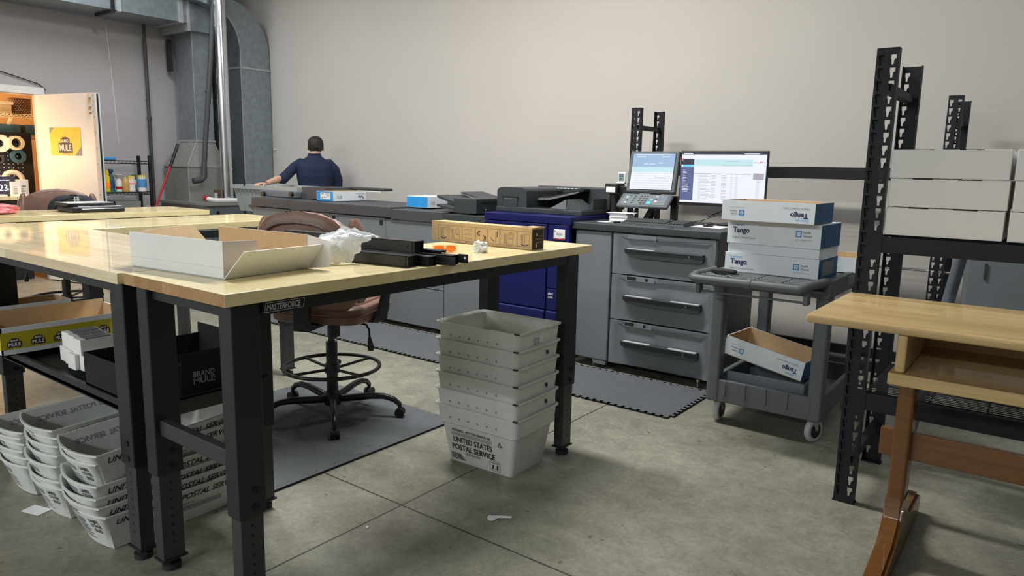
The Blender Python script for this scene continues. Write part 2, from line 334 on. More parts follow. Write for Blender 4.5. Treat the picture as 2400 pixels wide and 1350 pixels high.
b.prism([DP(W-.045, .02, .002), DP(W-.002, .02, .002), DP(W-.002, .02, 0), DP(W-.045, .02, 0)], (0, 0, 2.13), 'door_edge')
for k in range(12): b.disc(DP(W-.022, .2+k*.17, .002), dn, .006, 'kraft_dark', 8)
part('edge_trim', b, door)
b = MB()
b.prism([DP(.955, 1.93, .002), DP(.975, 1.93, .002), DP(.975, 1.93, .014), DP(.955, 1.93, .014)], (0, 0, .22), 'kraft')
for z in (1.95, 2.01, 2.11): b.prism([DP(.945, z, .002), DP(1.0, z, .002), DP(1.0, z, .02), DP(.945, z, .02)], (0, 0, .018), 'silver')
part('door_bolt', b, door)

# --- poster on the door
def mule_mark(b, o, r, u, w, h):   # the lettered emblem, without any figure
    b.rect(o, r, u, .06*w, .94*w, 0, .42*h, 'logo_black', .001); b.rect(o, r, u, .22*w, .78*w, .42*h, .62*h, 'logo_black', .001)
    b.rect(o, r, u, .33*w, .67*w, .62*h, .68*h, 'brown', .001)
    b.text('MULE', V(o)+V(r).normalized()*(.12*w)+V(u).normalized()*(.08*h), r, u, .76*w, .27*h, 'white', bold=.03, off=.002)
    b.text('BRAND', V(o)+V(r).normalized()*(.28*w)+V(u).normalized()*(.44*h), r, u, .44*w, .14*h, 'white', bold=.03, off=.002)
b = MB(); o = DP(.237, 1.478, .002); r = dd; u = V((0, 0, 1))
b.prism([o, o+r*.535, o+r*.535+u*.312, o+u*.312], dn*.002, 'yellow')
o2 = o+dn*.002
b.poly([o2+r*x+u*z+dn*.001 for x, z in ((0, .312), (0, .24), (.04, .275), (.09, .312))], 'gray_ink'); b.poly([o2+r*x+u*z+dn*.001 for x, z in ((.42, 0), (.535, 0), (.535, .10))], 'gray_ink')
mule_mark(b, o2+r*.13+u*.03+dn*.001, r, u, .27, .26); b.rect(o2+r*.13+u*.03, r, u, .07, .20, -.018, -.006, 'red', .002)
solo('poster', b, 'yellow lettered poster taped to the open white closet door', 'poster')

# --- closet contents
b = MB(); b.box(-10.55, -9.75, 2.3, 3.43, .95, .985, 'block_x'); top = thing('closet_desk', 'pale topped desk with black base inside the lit closet doorway', 'desk', (-10.15, 2.85, 0))
part('desktop', b, top)
b = MB(); b.box(-10.5, -9.8, 2.35, 3.36, .80, .95, 'black'); b.box(-10.5, -9.8, 2.35, 3.36, .05, .74, 'black'); b.box(-10.5, -9.79, 2.35, 3.36, .745, .755, 'silver'); b.box(-10.5, -9.8, 2.35, 3.36, 0, .05, 'black'); part('cabinet', b, top)
peg = thing('pegboard', 'black pegboard with white holes standing on the closet desk', 'pegboard', (-10.3, 2.9, .985))
b = MB(); b.box(-10.32, -10.30, 2.3, 3.63, .985, 1.75, 'peg'); part('board', b, peg)
b = MB()
for i in range(24):
    for j in range(15): b.disc((-10.299, 2.36+i*.05, 1.03+j*.048), (1, 0, 0), .007, 'peg_hole', 6)
o_ = part('peg_holes', b, peg); o_['kind'] = 'stuff'
def roll(y, z, r, ri, x, wd, m, lab):
    b = MB(); b.tube([(x, y+(r+ri)/2*math.cos(t), z+(r+ri)/2*math.sin(t)) for t in [2*PI*k/28 for k in range(28)]], (r-ri)/2, m, 8, True, ry=None)
    b2 = MB(); n = 28; rings = []
    for (rr, xx) in ((ri, x-wd), (r, x-wd), (r, x), (ri, x), (ri, x-wd)):
        rings.append([V((xx, y+rr*math.cos(2*PI*k/n), z+rr*math.sin(2*PI*k/n))) for k in range(n)])
    b2.loft(rings, m, cap=False); return solo('tape_roll', b2, lab, 'tape roll', 'rolls hung on the pegboard')
roll(3.43, 1.62, .085, .055, -10.18, .11, 'cream', 'cream cardboard tape roll hung at the top right of the pegboard')
roll(3.27, 1.61, .105, .045, -10.22, .07, 'white', 'thick white tape roll hung beside the cream roll at the photo edge')
roll(3.46, 1.46, .085, .042, -10.25, .04, 'teal', 'dark blue tape roll hung lowest on the pegboard')
roll(3.25, 1.42, .055, .035, -10.25, .03, 'graphite', 'small gray tape roll on the pegboard near the photo edge')
b = MB(); b.box(-9.98, -9.96, 3.0, 3.30, .99, 1.22, 'scr_dark', .004); cl = thing('digital_clock', 'black digital display showing 23 degrees on the closet desk', 'clock', (-9.97, 3.1, .985)); part('case', b, cl)
b = MB(); b.text('23', (-9.958, 3.13, 1.05), (0, 1, 0), (0, 0, 1), .085, .075, 'scr_digit'); b.text('°C', (-9.958, 3.225, 1.05), (0, 1, 0), (0, 0, 1), .03, .025, 'scr_digit'); b.text('AUTO DIM', (-9.958, 3.14, 1.17), (0, 1, 0), (0, 0, 1), .10, .014, 'scr_digit')
part('digits', b, cl)
b = MB(); b.sell((-9.85, 3.1, 1.0), (.05, .07, .015), 'white'); solo('computer_mouse', b, 'white mouse on the closet desk in front of the clock', 'mouse')
b = MB(); b.cyl((-8.66, 6.02, 1.63), (-8.66, 5.985, 1.625), .008, 'white', 8); solo('wall_hook', b, 'tiny pale peg in the back wall right of the big duct', 'hook')
for y0, y1, h, x, lab in ((3.24, 3.34, .175, -9.93, 'narrow white printed carton left of its twin on the closet desk'), (3.33, 3.44, .20, -9.98, 'taller white carton with a barcode on the closet desk')):
    b = MB(); b.box(x-.06, x+.02, y0, y1, .985, .985+h, 'white', .002)
    for k in range(5): b.rect((x+.02, y0, .985), (0, 1, 0), (0, 0, 1), .02, .06, .03+k*.02, .037+k*.02, 'gray_ink')
    if h > .19:
        for k in range(8): b.rect((x+.02, y0, .985), (0, 1, 0), (0, 0, 1), .04+k*.005, .043+k*.005, .11, .13, 'ink')
    solo('carton', b, lab, 'carton', 'small cartons on the closet desk')
t = thing('tape_dispenser', 'cream tape dispenser standing behind the two cartons', 'dispenser', (-10.1, 3.33, .985))
b = MB(); b.tube([(-10.1, 3.33+.10*math.cos(a), 1.17+.10*math.sin(a)) for a in [PI*k/12 for k in range(13)]], .03, 'cream', 8, ry=.02); part('hoop', b, t)
b = MB(); b.box(-10.14, -10.06, 3.22, 3.46, .985, 1.17, 'graphite'); part('holder', b, t)
b = MB(); b.box(-9.9, -9.7, 3.28, 3.40, .985, 1.0, 'white'); b.box(-9.88, -9.70, 3.24, 3.39, 1.0, 1.008, 'white'); solo('paper_stack', b, 'loose white papers at the right end of the closet desk', 'papers')
t = thing('wire_shelf', 'white wire shelf high in the closet', 'shelf', (-10.6, 2.9, 1.93))
b = MB()
for k in range(36): b.box(-10.9, -10.3, 2.2+k*.045, 2.208+k*.045, 1.955, 1.965, 'cream')
part('wires', b, t); b = MB(); b.box(-10.31, -10.30, 2.2, 3.8, 1.925, 1.935, 'cream'); b.box(-10.31, -10.30, 2.2, 3.8, 1.965, 1.975, 'cream')
for k in range(36): b.box(-10.31, -10.30, 2.2+k*.045, 2.208+k*.045, 1.93, 1.97, 'cream')
part('front_lip', b, t)
b = MB(); b.prism([(-10.32, 3.42, 1.93), (-10.32, 3.45, 1.93), (-10.8, 3.45, 1.6), (-10.8, 3.42, 1.6)], (0, 0, -.03), 'cream'); part('bracket', b, t)
b = MB(); b.lathe([(.09, 0), (.115, .03), (.12, .20), (.11, .20), (.10, .04)], 'brown', (-10.55, 3.62, 1.975)); 
for k in range(8):
    for a in range(26): b.disc((-10.55+.119*math.cos(a*.2417+k*.12), 3.62+.119*math.sin(a*.2417+k*.12), 2.0+k*.021), (math.cos(a*.2417+k*.12), math.sin(a*.2417+k*.12), 0), .005, 'cream', 6)
solo('wicker_basket', b, 'dark woven basket at the right end of the closet shelf', 'basket')
b = MB(); b.box(-10.75, -10.36, 2.7, 3.47, 1.975, 2.08, 'cream', .01); b.box(-10.77, -10.34, 2.68, 3.49, 2.08, 2.12, 'white', .01); solo('storage_box', b, 'cream lidded box on the closet shelf left of the basket', 'box')
for y0, y1, lab in ((2.9, 3.56, 'dark teal case under the closet wire shelf'), (3.62, 4.0, 'smaller teal case right of the longer teal case in the closet')):
    b = MB(); b.box(-10.8, -10.4, y0, y1, 1.72, 1.85, 'teal', .01); b.box(-10.41, -10.385, y0, y1, 1.72, 1.73, 'kraft'); solo('storage_case', b, lab, 'case', 'teal cases in the closet')
b = MB(); b.box(-10.9, -10.35, 2.2, 4.1, 1.68, 1.715, 'closet_wall'); solo('wooden_shelf', b, 'plain wooden shelf board carrying the teal cases', 'shelf')
b = MB(); b.tube([(WX+.02, 2.0, 2.52), (WX+.02, 2.9, 2.45), (WX+.02, 3.2, 2.37), (WX+.02, 3.5, 2.29), (WX+.02, 3.57, 2.23)], .006, 'black', 6); solo('cable', b, 'thin black cable running down the wall to the closet frame', 'cable')

# --- ducts, furnace and pipes in the corner
def stiff(b, x0, x1, y0, y1, z, m='zinc_light', h=.025, o=.012): b.box(x0-o, x1+o, y0-o, y1+o, z, z+h, m)
b = MB(); x0, x1, y0, y1 = -9.35, -8.72, 5.57, 6.0
b.box(x0, x1, y0, y1, 0, 2.66, 'zinc')
t = thing('return_duct', 'large galvanized duct rising against the back wall and curving forward', 'duct', (-9.0, 5.8, 0)); part('riser', b, t)
def ein(a): return (5.12+.45*math.cos(a), 2.88+.50*math.sin(a))
def eout(a): return (5.38+.62*math.cos(a), 2.88+.62*math.sin(a))
b = MB(); rings = []
b.box(x0, x1, y0, y1, 2.66, 2.88, 'zinc')
for k in range(16):
    a = PI/2*k/15; (yi, zi), (yo, zo) = ein(a), eout(a); xl = x0+.50*(k/15)**1.5; rings.append([V((xl, yi, zi)), V((x1, yi, zi)), V((x1, yo, zo)), V((xl, yo, zo))])
rings.append([p+V((0, -.35, .05)) for p in rings[-1]])
b.loft(rings, 'zinc'); part('elbow', b, t)
b = MB(); stiff(b, x0, x1, y0, y1-.012, 2.655); b.tube([(x1, y0, 0), (x1, y0, 2.88)]+[(x1, ein(PI/2*k/16)[0], ein(PI/2*k/16)[1]) for k in range(1, 14)], .006, 'zinc_light', 6); part('seam', b, t)
t2 = thing('supply_duct', 'galvanized supply duct standing on the furnace and running along the left wall', 'duct', (-9.2, 5.1, .95))
b = MB(); px0, px1, py0, py1 = -9.5, -8.9, 4.88, 5.40; qx0, qx1, qy0, qy1 = -9.42, -9.0, 5.07, 5.32
b.box(px0, px1, py0, py1, .93, 1.375, 'furnace'); b.box(px0-.01, px1+.01, py0-.01, py1+.01, 1.37, 1.39, 'zinc_light'); b.box(px1-.006, px1+.006, py0-.006, py0+.006, .93, 1.375, 'zinc_light'); part('plenum', b, t2)
b = MB(); b.loft([[V(p) for p in ((px0, py0, 1.39), (px1, py0, 1.39), (px1, py1, 1.39), (px0, py1, 1.39))], [V(p) for p in ((qx0, qy0, 1.70), (qx1, qy0, 1.70), (qx1, qy1, 1.70), (qx0, qy1, 1.70))]], 'furnace')
b.tube([(px1, py0, 1.39), (qx1, qy0, 1.70)], .007, 'zinc_light', 6); b.box(qx0-.012, qx1+.012, qy0-.012, qy1+.012, 1.695, 1.72, 'zinc_light'); part('taper', b, t2)
b = MB(); b.box(qx0, qx1, qy0, qy1, 1.72, 3.06, 'zinc'); b.box(qx1-.004, qx1+.005, qy0-.005, qy0+.004, 1.72, 3.06, 'zinc_light'); part('riser', b, t2)
b = MB(); b.box(-9.55, -8.9, 4.98, 5.30, 3.06, 3.9, 'zinc'); b.box(-9.56, -8.89, 4.97, 5.0, 3.05, 3.9, 'zinc_light'); part('corner_box', b, t2)
b = MB(); b.box(-9.55, -8.9, -3, 4.98, 3.14, 3.8, 'zinc')
for yy in (4.86, 4.12, 2.9, 1.7): b.box(-9.56, -8.885, yy, yy+.05, 3.13, 3.81, 'zinc_light')
b.box(-9.3, -8.87, 4.05, 4.09, 3.10, 3.8, 'black'); part('trunk', b, t2)
b = MB(); b.cyl((-8.6, 5.23, .93), (-8.6, 5.23, 3.9), .072, 'alu', 20)
for z in (1.35, 1.95, 2.5, 3.1): b.cyl((-8.6, 5.23, z), (-8.6, 5.23, z+.015), .079, 'alu', 20)
solo('vent_pipe', b, 'shiny round metal vent pipe between the two ducts', 'pipe')
b = MB(); b.tube([(-8.67, 5.20, 3.5), (-8.67, 5.12, 2.7), (-8.69, 5.05, 2.0), (-8.7, 5.04, 1.9), (-8.7, 4.98, 1.35)], .032, 'graphite', 12); b.tube([(-8.7, 4.98, 1.36), (-8.7, 4.975, 1.25), (-8.7, 4.94, 1.215), (-8.7, 4.83, 1.2)], .038, 'graphite', 12)
for z, y in ((3.0, 5.16), (2.3, 5.085)): b.cyl((-8.7, y, z), (-8.7, y-.002, z+.02), .036, 'black', 12)
solo('drain_pipe', b, 'dark gray pipe slanting down in front of the furnace with a bottom elbow', 'pipe')
b = MB(); b.cyl((-9.5, 4.72, 0), (-9.5, 4.72, 3.14), .022, 'graphite', 10); b.cyl((-9.5, 4.72, 1.95), (-9.5, 4.72, 2.0), .028, 'graphite', 10); solo('conduit', b, 'thin gray conduit running down the left wall', 'conduit')
b = MB(); b.tube([(WX+.006, 4.3, 3.1), (WX+.006, 4.34, 2.3), (WX+.006, 4.36, 1.65)], .004, 'white', 6); solo('thin_cord', b, 'thin pale cord hanging down the left wall', 'cord')
f = thing('furnace', 'gray furnace cabinet under the duct plenum', 'furnace', (-8.95, 5.1, 0))
b = MB(); b.box(-9.52, -8.42, 4.82, 5.53, 0, .9, 'furnace'); b.box(-9.52, -8.38, 4.8, 5.55, .9, .93, 'furnace'); part('cabinet', b, f)
b = MB(); b.box(-8.42, -8.405, 4.86, 5.53, .2, .87, 'furnace_blue')
for y in (4.97, 5.35): b.disc((-8.405, y, .81), (1, 0, 0), .025, 'hole', 14)
part('access_panel', b, f)
b = MB(); b.tube([(-8.5, 4.87, .99), (-8.45, 4.96, .965), (-8.43, 5.5, .958), (-8.2, 5.8, .955)], .028, 'white', 12); b.cyl((-8.51, 4.85, 1.0), (-8.5, 4.89, .985), .034, 'red', 12); solo('drain_line', b, 'white plastic pipe with a red valve on the furnace top', 'pipe')
b = MB(); b.cyl((-8.6, 5.07, .93), (-8.6, 5.07, 1.05), .022, 'silver', 10); b.box(-8.64, -8.58, 5.06, 5.13, .96, 1.09, 'brown'); solo('gas_valve', b, 'small brass and chrome valve on the furnace', 'valve')
mp = thing('broom', 'red handled broom leaning on the furnace plenum', 'broom', (-8.8, 4.1, 0)); a, c = V((-8.86, 4.74, 1.65)), V((-8.8, 4.06, .03))
b = MB(); b.cyl(a+(c-a)*.17, c+V((0, 0, .1)), .014, 'red', 10); part('handle', b, mp); b = MB(); b.cyl(a, a+(c-a)*.17, .019, 'black', 10); part('grip', b, mp)
b = MB(); b.prism([(-8.85, 3.9, .0), (-8.85, 4.2, .0), (-8.83, 4.12, .14), (-8.83, 4.0, .14)], (.07, 0, 0), 'red'); part('brush_head', b, mp)
b = MB(); b.box(qx0-.09, qx0-.03, 5.0, 5.05, 2.6, 3.0, 'black'); solo('cable_duct', b, 'black vertical raceway behind the supply duct', 'raceway')
b = MB(); b.box(-9.08, -9.0, y0-.003, y0-.001, 2.02, 2.08, 'red'); b.box(-9.06, -9.02, y0-.003, y0-.001, 2.1, 2.2, 'red'); b.box(-9.07, -9.01, y0-.003, y0-.001, 2.22, 2.27, 'red'); part('red_marking', b, t, 'small faded red stencil')

# --- wire rack with cleaning supplies
ws = thing('wire_shelving', 'black wire shelving unit with cleaning supplies beside the closet door', 'shelving', (-9.15, 4.05, 0))
for x, y in ((-9.4, 3.66), (-8.95, 3.66), (-9.4, 4.5), (-8.95, 4.42)):
    b = MB(); b.cyl((x, y, 0), (x, y, 1.50), .022, 'black', 10); part('post', b, ws)
for z in (.25, 1.03, 1.40):
    b = MB()
    for zz in (z, z+.03): b.tube([(-9.4, 3.66, zz), (-8.95, 3.66, zz), (-8.95, 4.42, zz), (-9.4, 4.5, zz)], .006, 'black', 6, True)
    for k in range(17): b.tube([(-8.95, 3.68+k*.045, z+.002), (-8.95, 3.70+k*.045, z+.028)], .003, 'black', 5); b.cyl((-9.4, 3.68+k*.048, z+.03), (-8.95, 3.68+k*.044, z+.03), .003, 'black', 5)
    part('wire_shelf', b, ws)
Z0 = 1.065
def bottle(y, x, prof, m, lab, cap=None, label=None):
    t = thing('cleaning_bottle', lab, 'bottle', (x, y, Z0), 0, 'cleaning supplies on the wire shelving')
    b = MB(); b.lathe(prof, m, (x, y, Z0), 16); part('body', b, t)
    if cap: b = MB(); b.lathe(cap[1], cap[0], (x, y, Z0), 12); part('cap', b, t)
    if label: b = MB(); b.lathe([(label[1], label[2]), (label[1]+.002, label[2]+.002), (label[1]+.002, label[3]), (label[1], label[3]+.002)], label[0], (x, y, Z0), 16); part('label', b, t)
bottle(3.93, -9.0, [(.03, 0), (.03, .17), (.018, .20), (.018, .21)], 'yellow', 'yellow spray can at the left end of the shelf', ('yellow', [(.02, .205), (.02, .25), (.012, .255)]), ('orange', .0305, .05, .11))
bottle(4.0, -9.06, [(.035, 0), (.035, .17), (.015, .21), (.015, .22)], 'teal', 'dark blue spray bottle right of the yellow can', ('blue_dark', [(.014, .22), (.03, .23), (.03, .26), (.01, .265)]), ('blue_dark', .0355, .04, .13))
bottle(4.06, -9.0, [(.034, 0), (.034, .13), (.012, .16), (.012, .17)], 'white', 'white bottle with red and black label beside the amber one', ('silver', [(.03, .17), (.05, .2), (.03, .21)]), ('red', .0345, .03, .06))
bottle(4.13, -8.98, [(.036, 0), (.042, .06), (.038, .12), (.018, .17), (.018, .175)], 'amber', 'amber liquid soap bottle on the wire shelving', None)
bottle(4.205, -9.0, [(.044, 0), (.044, .175), (.040, .18)], 'white', 'white wipes canister with yellow top', ('yellow', [(.0445, .14), (.0445, .185), (.02, .19)]), ('scr_red', .0445, .09, .105))
bottle(4.265, -9.06, [(.026, 0), (.026, .17), (.012, .19)], 'blue_dark', 'slim blue aerosol can with green cap', ('green', [(.026, .17), (.026, .20), (.01, .205)]), ('white', .0265, .08, .14))
bottle(4.335, -9.0, [(.048, 0), (.048, .19), (.044, .195)], 'white', 'wide white and yellow wipes tub nearest the post', ('yellow', [(.0485, .165), (.0485, .198), (.02, .2)]), ('sky_blue', .0485, .05, .15))
Z0 = 1.435
bottle(3.87, -9.0, [(.035, 0), (.035, .15), (.02, .17), (.02, .2)], 'white', 'white bottle with blue band on the top wire shelf', ('white', [(.022, .19), (.022, .22)]), ('sky_blue', .0355, .05, .11))
b = MB(); b.box(-9.2, -8.97, 3.86, 4.04, 1.435, 1.475, 'sky_blue', .01); solo('folded_cloth', b, 'folded blue cloth on the top wire shelf', 'cloth')
b = MB(); b.box(-9.0, -8.93, 3.88, 4.05, 1.062, 1.068, 'green'); solo('scouring_pad', b, 'green scouring pad at the edge of the wire shelf', 'pad')
for y, lab in ((3.82, 'left gray plastic bin low on the wire shelving'), (4.14, 'right gray plastic bin low on the wire shelving')):
    b = MB(); b.loft([[V(p) for p in ((-9.35, y-.1, .29), (-9.0, y-.1, .29), (-9.0, y+.1, .29), (-9.35, y+.1, .29))], [V(p) for p in ((-9.38, y-.15, .95), (-8.96, y-.15, .95), (-8.96, y+.15, .95), (-9.38, y+.15, .95))]], 'furnace'); solo('plastic_bin', b, lab, 'bin', 'bins on the wire shelving')

# ================================================================== workbenches
def workbench(label, x0, x1, y0, y1, ax, legs, zt=1.06, shelf=None, badge=False, stretch=True, sl=.36):
    t = thing('workbench', label, 'workbench', ((x0+x1)/2, (y0+y1)/2, 0), 0, 'butcher block workbenches on black steel legs')
    b = MB(); b.box(x0, x1, y0, y1, zt-.038, zt, 'block_y' if ax == 'Y' else 'block_x', .002)
    if ax == 'Y':
        b.bm.normal_update(); i = b.mi('end_grain')
        for f in b.bm.faces:
            if abs(f.normal.y) > .9: f.material_index = i
    part('tabletop', b, t)
    lx0, lx1, ly0, ly1 = legs; zb = zt-.038
    b = MB()
    for y in (ly0+.02, ly1-.045): b.box(lx0+.02, lx1-.02, y, y+.025, zb-.045, zb-.001, 'steel')
    for x in (lx0+.006, lx1-.031): b.box(x, x+.025, ly0+.02, ly1-.02, zb-.045, zb-.001, 'steel')
    part('apron', b, t)
    for sx in (0, 1):
        for sy in (0, 1):
            wx, wy = (.068, .095) if ax == 'Y' else (.095, .068)
            ax0 = lx0 if sx == 0 else lx1-wx; ay0 = ly0 if sy == 0 else ly1-wy
            cx, cy = ax0+wx/2, ay0+wy/2
            b = MB(); b.box(ax0, ax0+wx, ay0, ay0+wy, sl, zb-.002, 'steel', .006)
            for z in (sl+.03, sl+.085):
                if ax == 'Y': b.cyl((ax0+wx-.002, cy+.01, z), (ax0+wx+.004, cy+.01, z), .011, 'hole', 12)
                else: b.cyl((cx+.01, ay0+.002, z), (cx+.01, ay0-.004, z), .010, 'hole', 12)
            lg = part('leg', b, t)
            b = MB(); b.box(ax0+.008, ax0+wx-.008, ay0+.008, ay0+wy-.008, .045, sl+.01, 'steel_light', .003); b.box(ax0+.002, ax0+wx-.002, ay0+.002, ay0+wy-.002, .04, .047, 'steel')
            z = sl-.03
            while z > .09:
                b.disc((ax0+wx-.008, cy, z) if ax == 'Y' else (cx, ay0+.008, z), (1, 0, 0) if ax == 'Y' else (0, -1, 0), .0045, 'hole', 8); z -= .032
            part('leg_extension', b, lg)
            b = MB(); b.cyl((cx, cy, 0), (cx, cy, .02), .032, 'rubber', 12); b.cyl((cx, cy, .018), (cx, cy, .042), .012, 'black', 8); part('foot', b, lg)
    if stretch:
        ends = ([(lx0, lx1, ly0+.02, ly0+.05), (lx0, lx1, ly1-.05, ly1-.02)] if ax == 'Y' else [(lx0+.02, lx0+.05, ly0, ly1), (lx1-.05, lx1-.02, ly0, ly1)])
        for a0, a1, c0, c1 in ends: b = MB(); b.box(a0+.03 if ax == 'Y' else a0, a1-.03 if ax == 'Y' else a1, c0 if ax == 'Y' else c0+.03, c1 if ax == 'Y' else c1-.03, .505, .56, 'steel_light', .003); part('stretcher', b, t)
    if shelf:
        b = MB(); s0, s1, s2, s3 = shelf; b.box(s0, s1, s2, s3, .535, .55, 'steel'); b.box(s0, s1, s2, s2+.015, .53, .575, 'steel'); b.box(s0, s1, s3-.015, s3, .53, .575, 'steel'); part('lower_shelf', b, t)
    if badge:
        b = MB(); b.box(lx1+.0, lx1+.003, 1.217, 1.367, .980, 1.02, 'black'); o = (lx1+.003, 1.222, .9865)
        b.text('MASTERFORCE', V(o)+V((0, .008, .004)), (0, 1, 0), (0, 0, 1), .122, .019, 'silver', shear=.25, bold=.02)
        for y_0, y_1, z_0, z_1 in ((0, .138, -.001, .0005), (.006, .144, .0265, .028)): b.rect(o, (0, 1, 0), (0, 0, 1), y_0, y_1, z_0, z_1, 'silver')
        for y_0 in (0, .138): b.poly([V(o)+V((.001, y_0+p, q)) for p, q in ((0, 0), (.0015, 0), (.0075, .028), (.006, .028))], 'silver')
        part('badge', b, t)
    return t
workbench('nearest workbench, long side with a lettered badge, carrying the open white mailer box', -2.42, -1.825, 1.085, 3.07, 'Y', (-2.405, -1.846, 1.115, 2.985), badge=True)
workbench('glossy workbench at the left, crosswise, with cartons on its lower shelf', -4.12, -2.43, 1.07, 1.70, 'X', (-4.05, -2.47, 1.10, 1.67), shelf=(-4.0, -2.52, 1.13, 1.64))
workbench('workbench behind the crosswise one, in front of the table with the scale', -4.77, -4.13, 1.2, 3.03, 'Y', (-4.72, -4.06-.0, 1.22, 2.93))
workbench('farthest workbench, holding the black postal scale', -5.93, -5.33, 1.2, 3.08, 'Y', (-5.88, -5.21-.14, 1.22, 2.90))

# ================================================================== foam mats
def tile(x0, y0, lab, group, teeth=(1, 1, 1, 1), s=.61, m='foam', stuff=None):
    """square foam tile with jigsaw teeth: bottom(-y), right(+x), top(+y), left(-x)"""
    n = 12; p = []; d = .022; st = s/(n*2)
    def side(a, b, t):
        a, b = V(a), V(b); dr = (b-a).normalized(); nr = V((dr.y, -dr.x)); out = []
        for k in range(2*n):
            q = a+dr*(k*st)
            if t and k % 2: out += [q+dr*st*.25*0, q+nr*d-dr*.004, q+nr*d+dr*(st+.004), q+dr*st]
            else: out += [q]
        return out
    c = [(x0, y0), (x0+s, y0), (x0+s, y0+s), (x0, y0+s)]
    for i in range(4): p += side(c[i], c[(i+1) % 4], teeth[i])
    b = MB(); a = [V((q.x, q.y, .001)) for q in p]; t_ = [V((q.x, q.y, .012)) for q in p]
    for q in range(len(a)):
        r = (q+1) % len(a)
        if (a[q]-a[r]).length > 1e-5: b.poly([a[q], a[r], t_[r], t_[q]], 'foam_edge')
    f = b.bm.faces.new([b.bm.verts.new(v) for v in t_]); f.material_index = b.mi(m)
    bmesh.ops.triangulate(b.bm, faces=[f])
    if not any(teeth):
        for k in range(10):
            e = .06+k*.052
            for (ux, uy, wx, wy) in ((e, .028, .022, .003), (e, s-.028, .022, .003), (.028, e, .003, .022), (s-.028, e, .003, .022)):
                if (k*7+int(ux*100)) % 3: b.poly([V((x0+ux+p*wx, y0+uy+q*wy, .0123)) for p, q in ((0, 0), (1, 0), (1, 1), (0, 1))], 'foam_edge')
    return solo('foam_mat', b, lab, 'mat', group, org=V((x0+s/2, y0+s/2, 0)), smooth=20)
names = ['at the right end of the row, beside the cart', 'second from the right end of the row', 'third from the right end, in front of the blue printer', 'fourth from the right, behind the postal tubs', 'fifth from the right, seen under the near workbench', 'sixth from the right, behind the stool seat', 'seventh from the right, near the finisher middle', 'at the far left end of the row']
for k in range(8): tile(-2.296-.61*k, 3.78, 'toothed gray foam mat '+names[k], 'foam mats along the machines', (1, 1 if k == 0 else 0, 1, 1 if k == 7 else 0))
for i, (xx, yy, lab) in enumerate(((-3.21, 2.32, 'under the stool, back right tile'), (-3.82, 2.32, 'under the stool, back left tile'), (-3.21, 1.71, 'under the workbench, front right tile beside the table leg'), (-3.82, 1.71, 'under the workbench, front left tile'))):
    tile(xx, yy, 'smooth edged gray foam mat '+lab, 'foam mats under the stool', (0, 0, 0, 0))

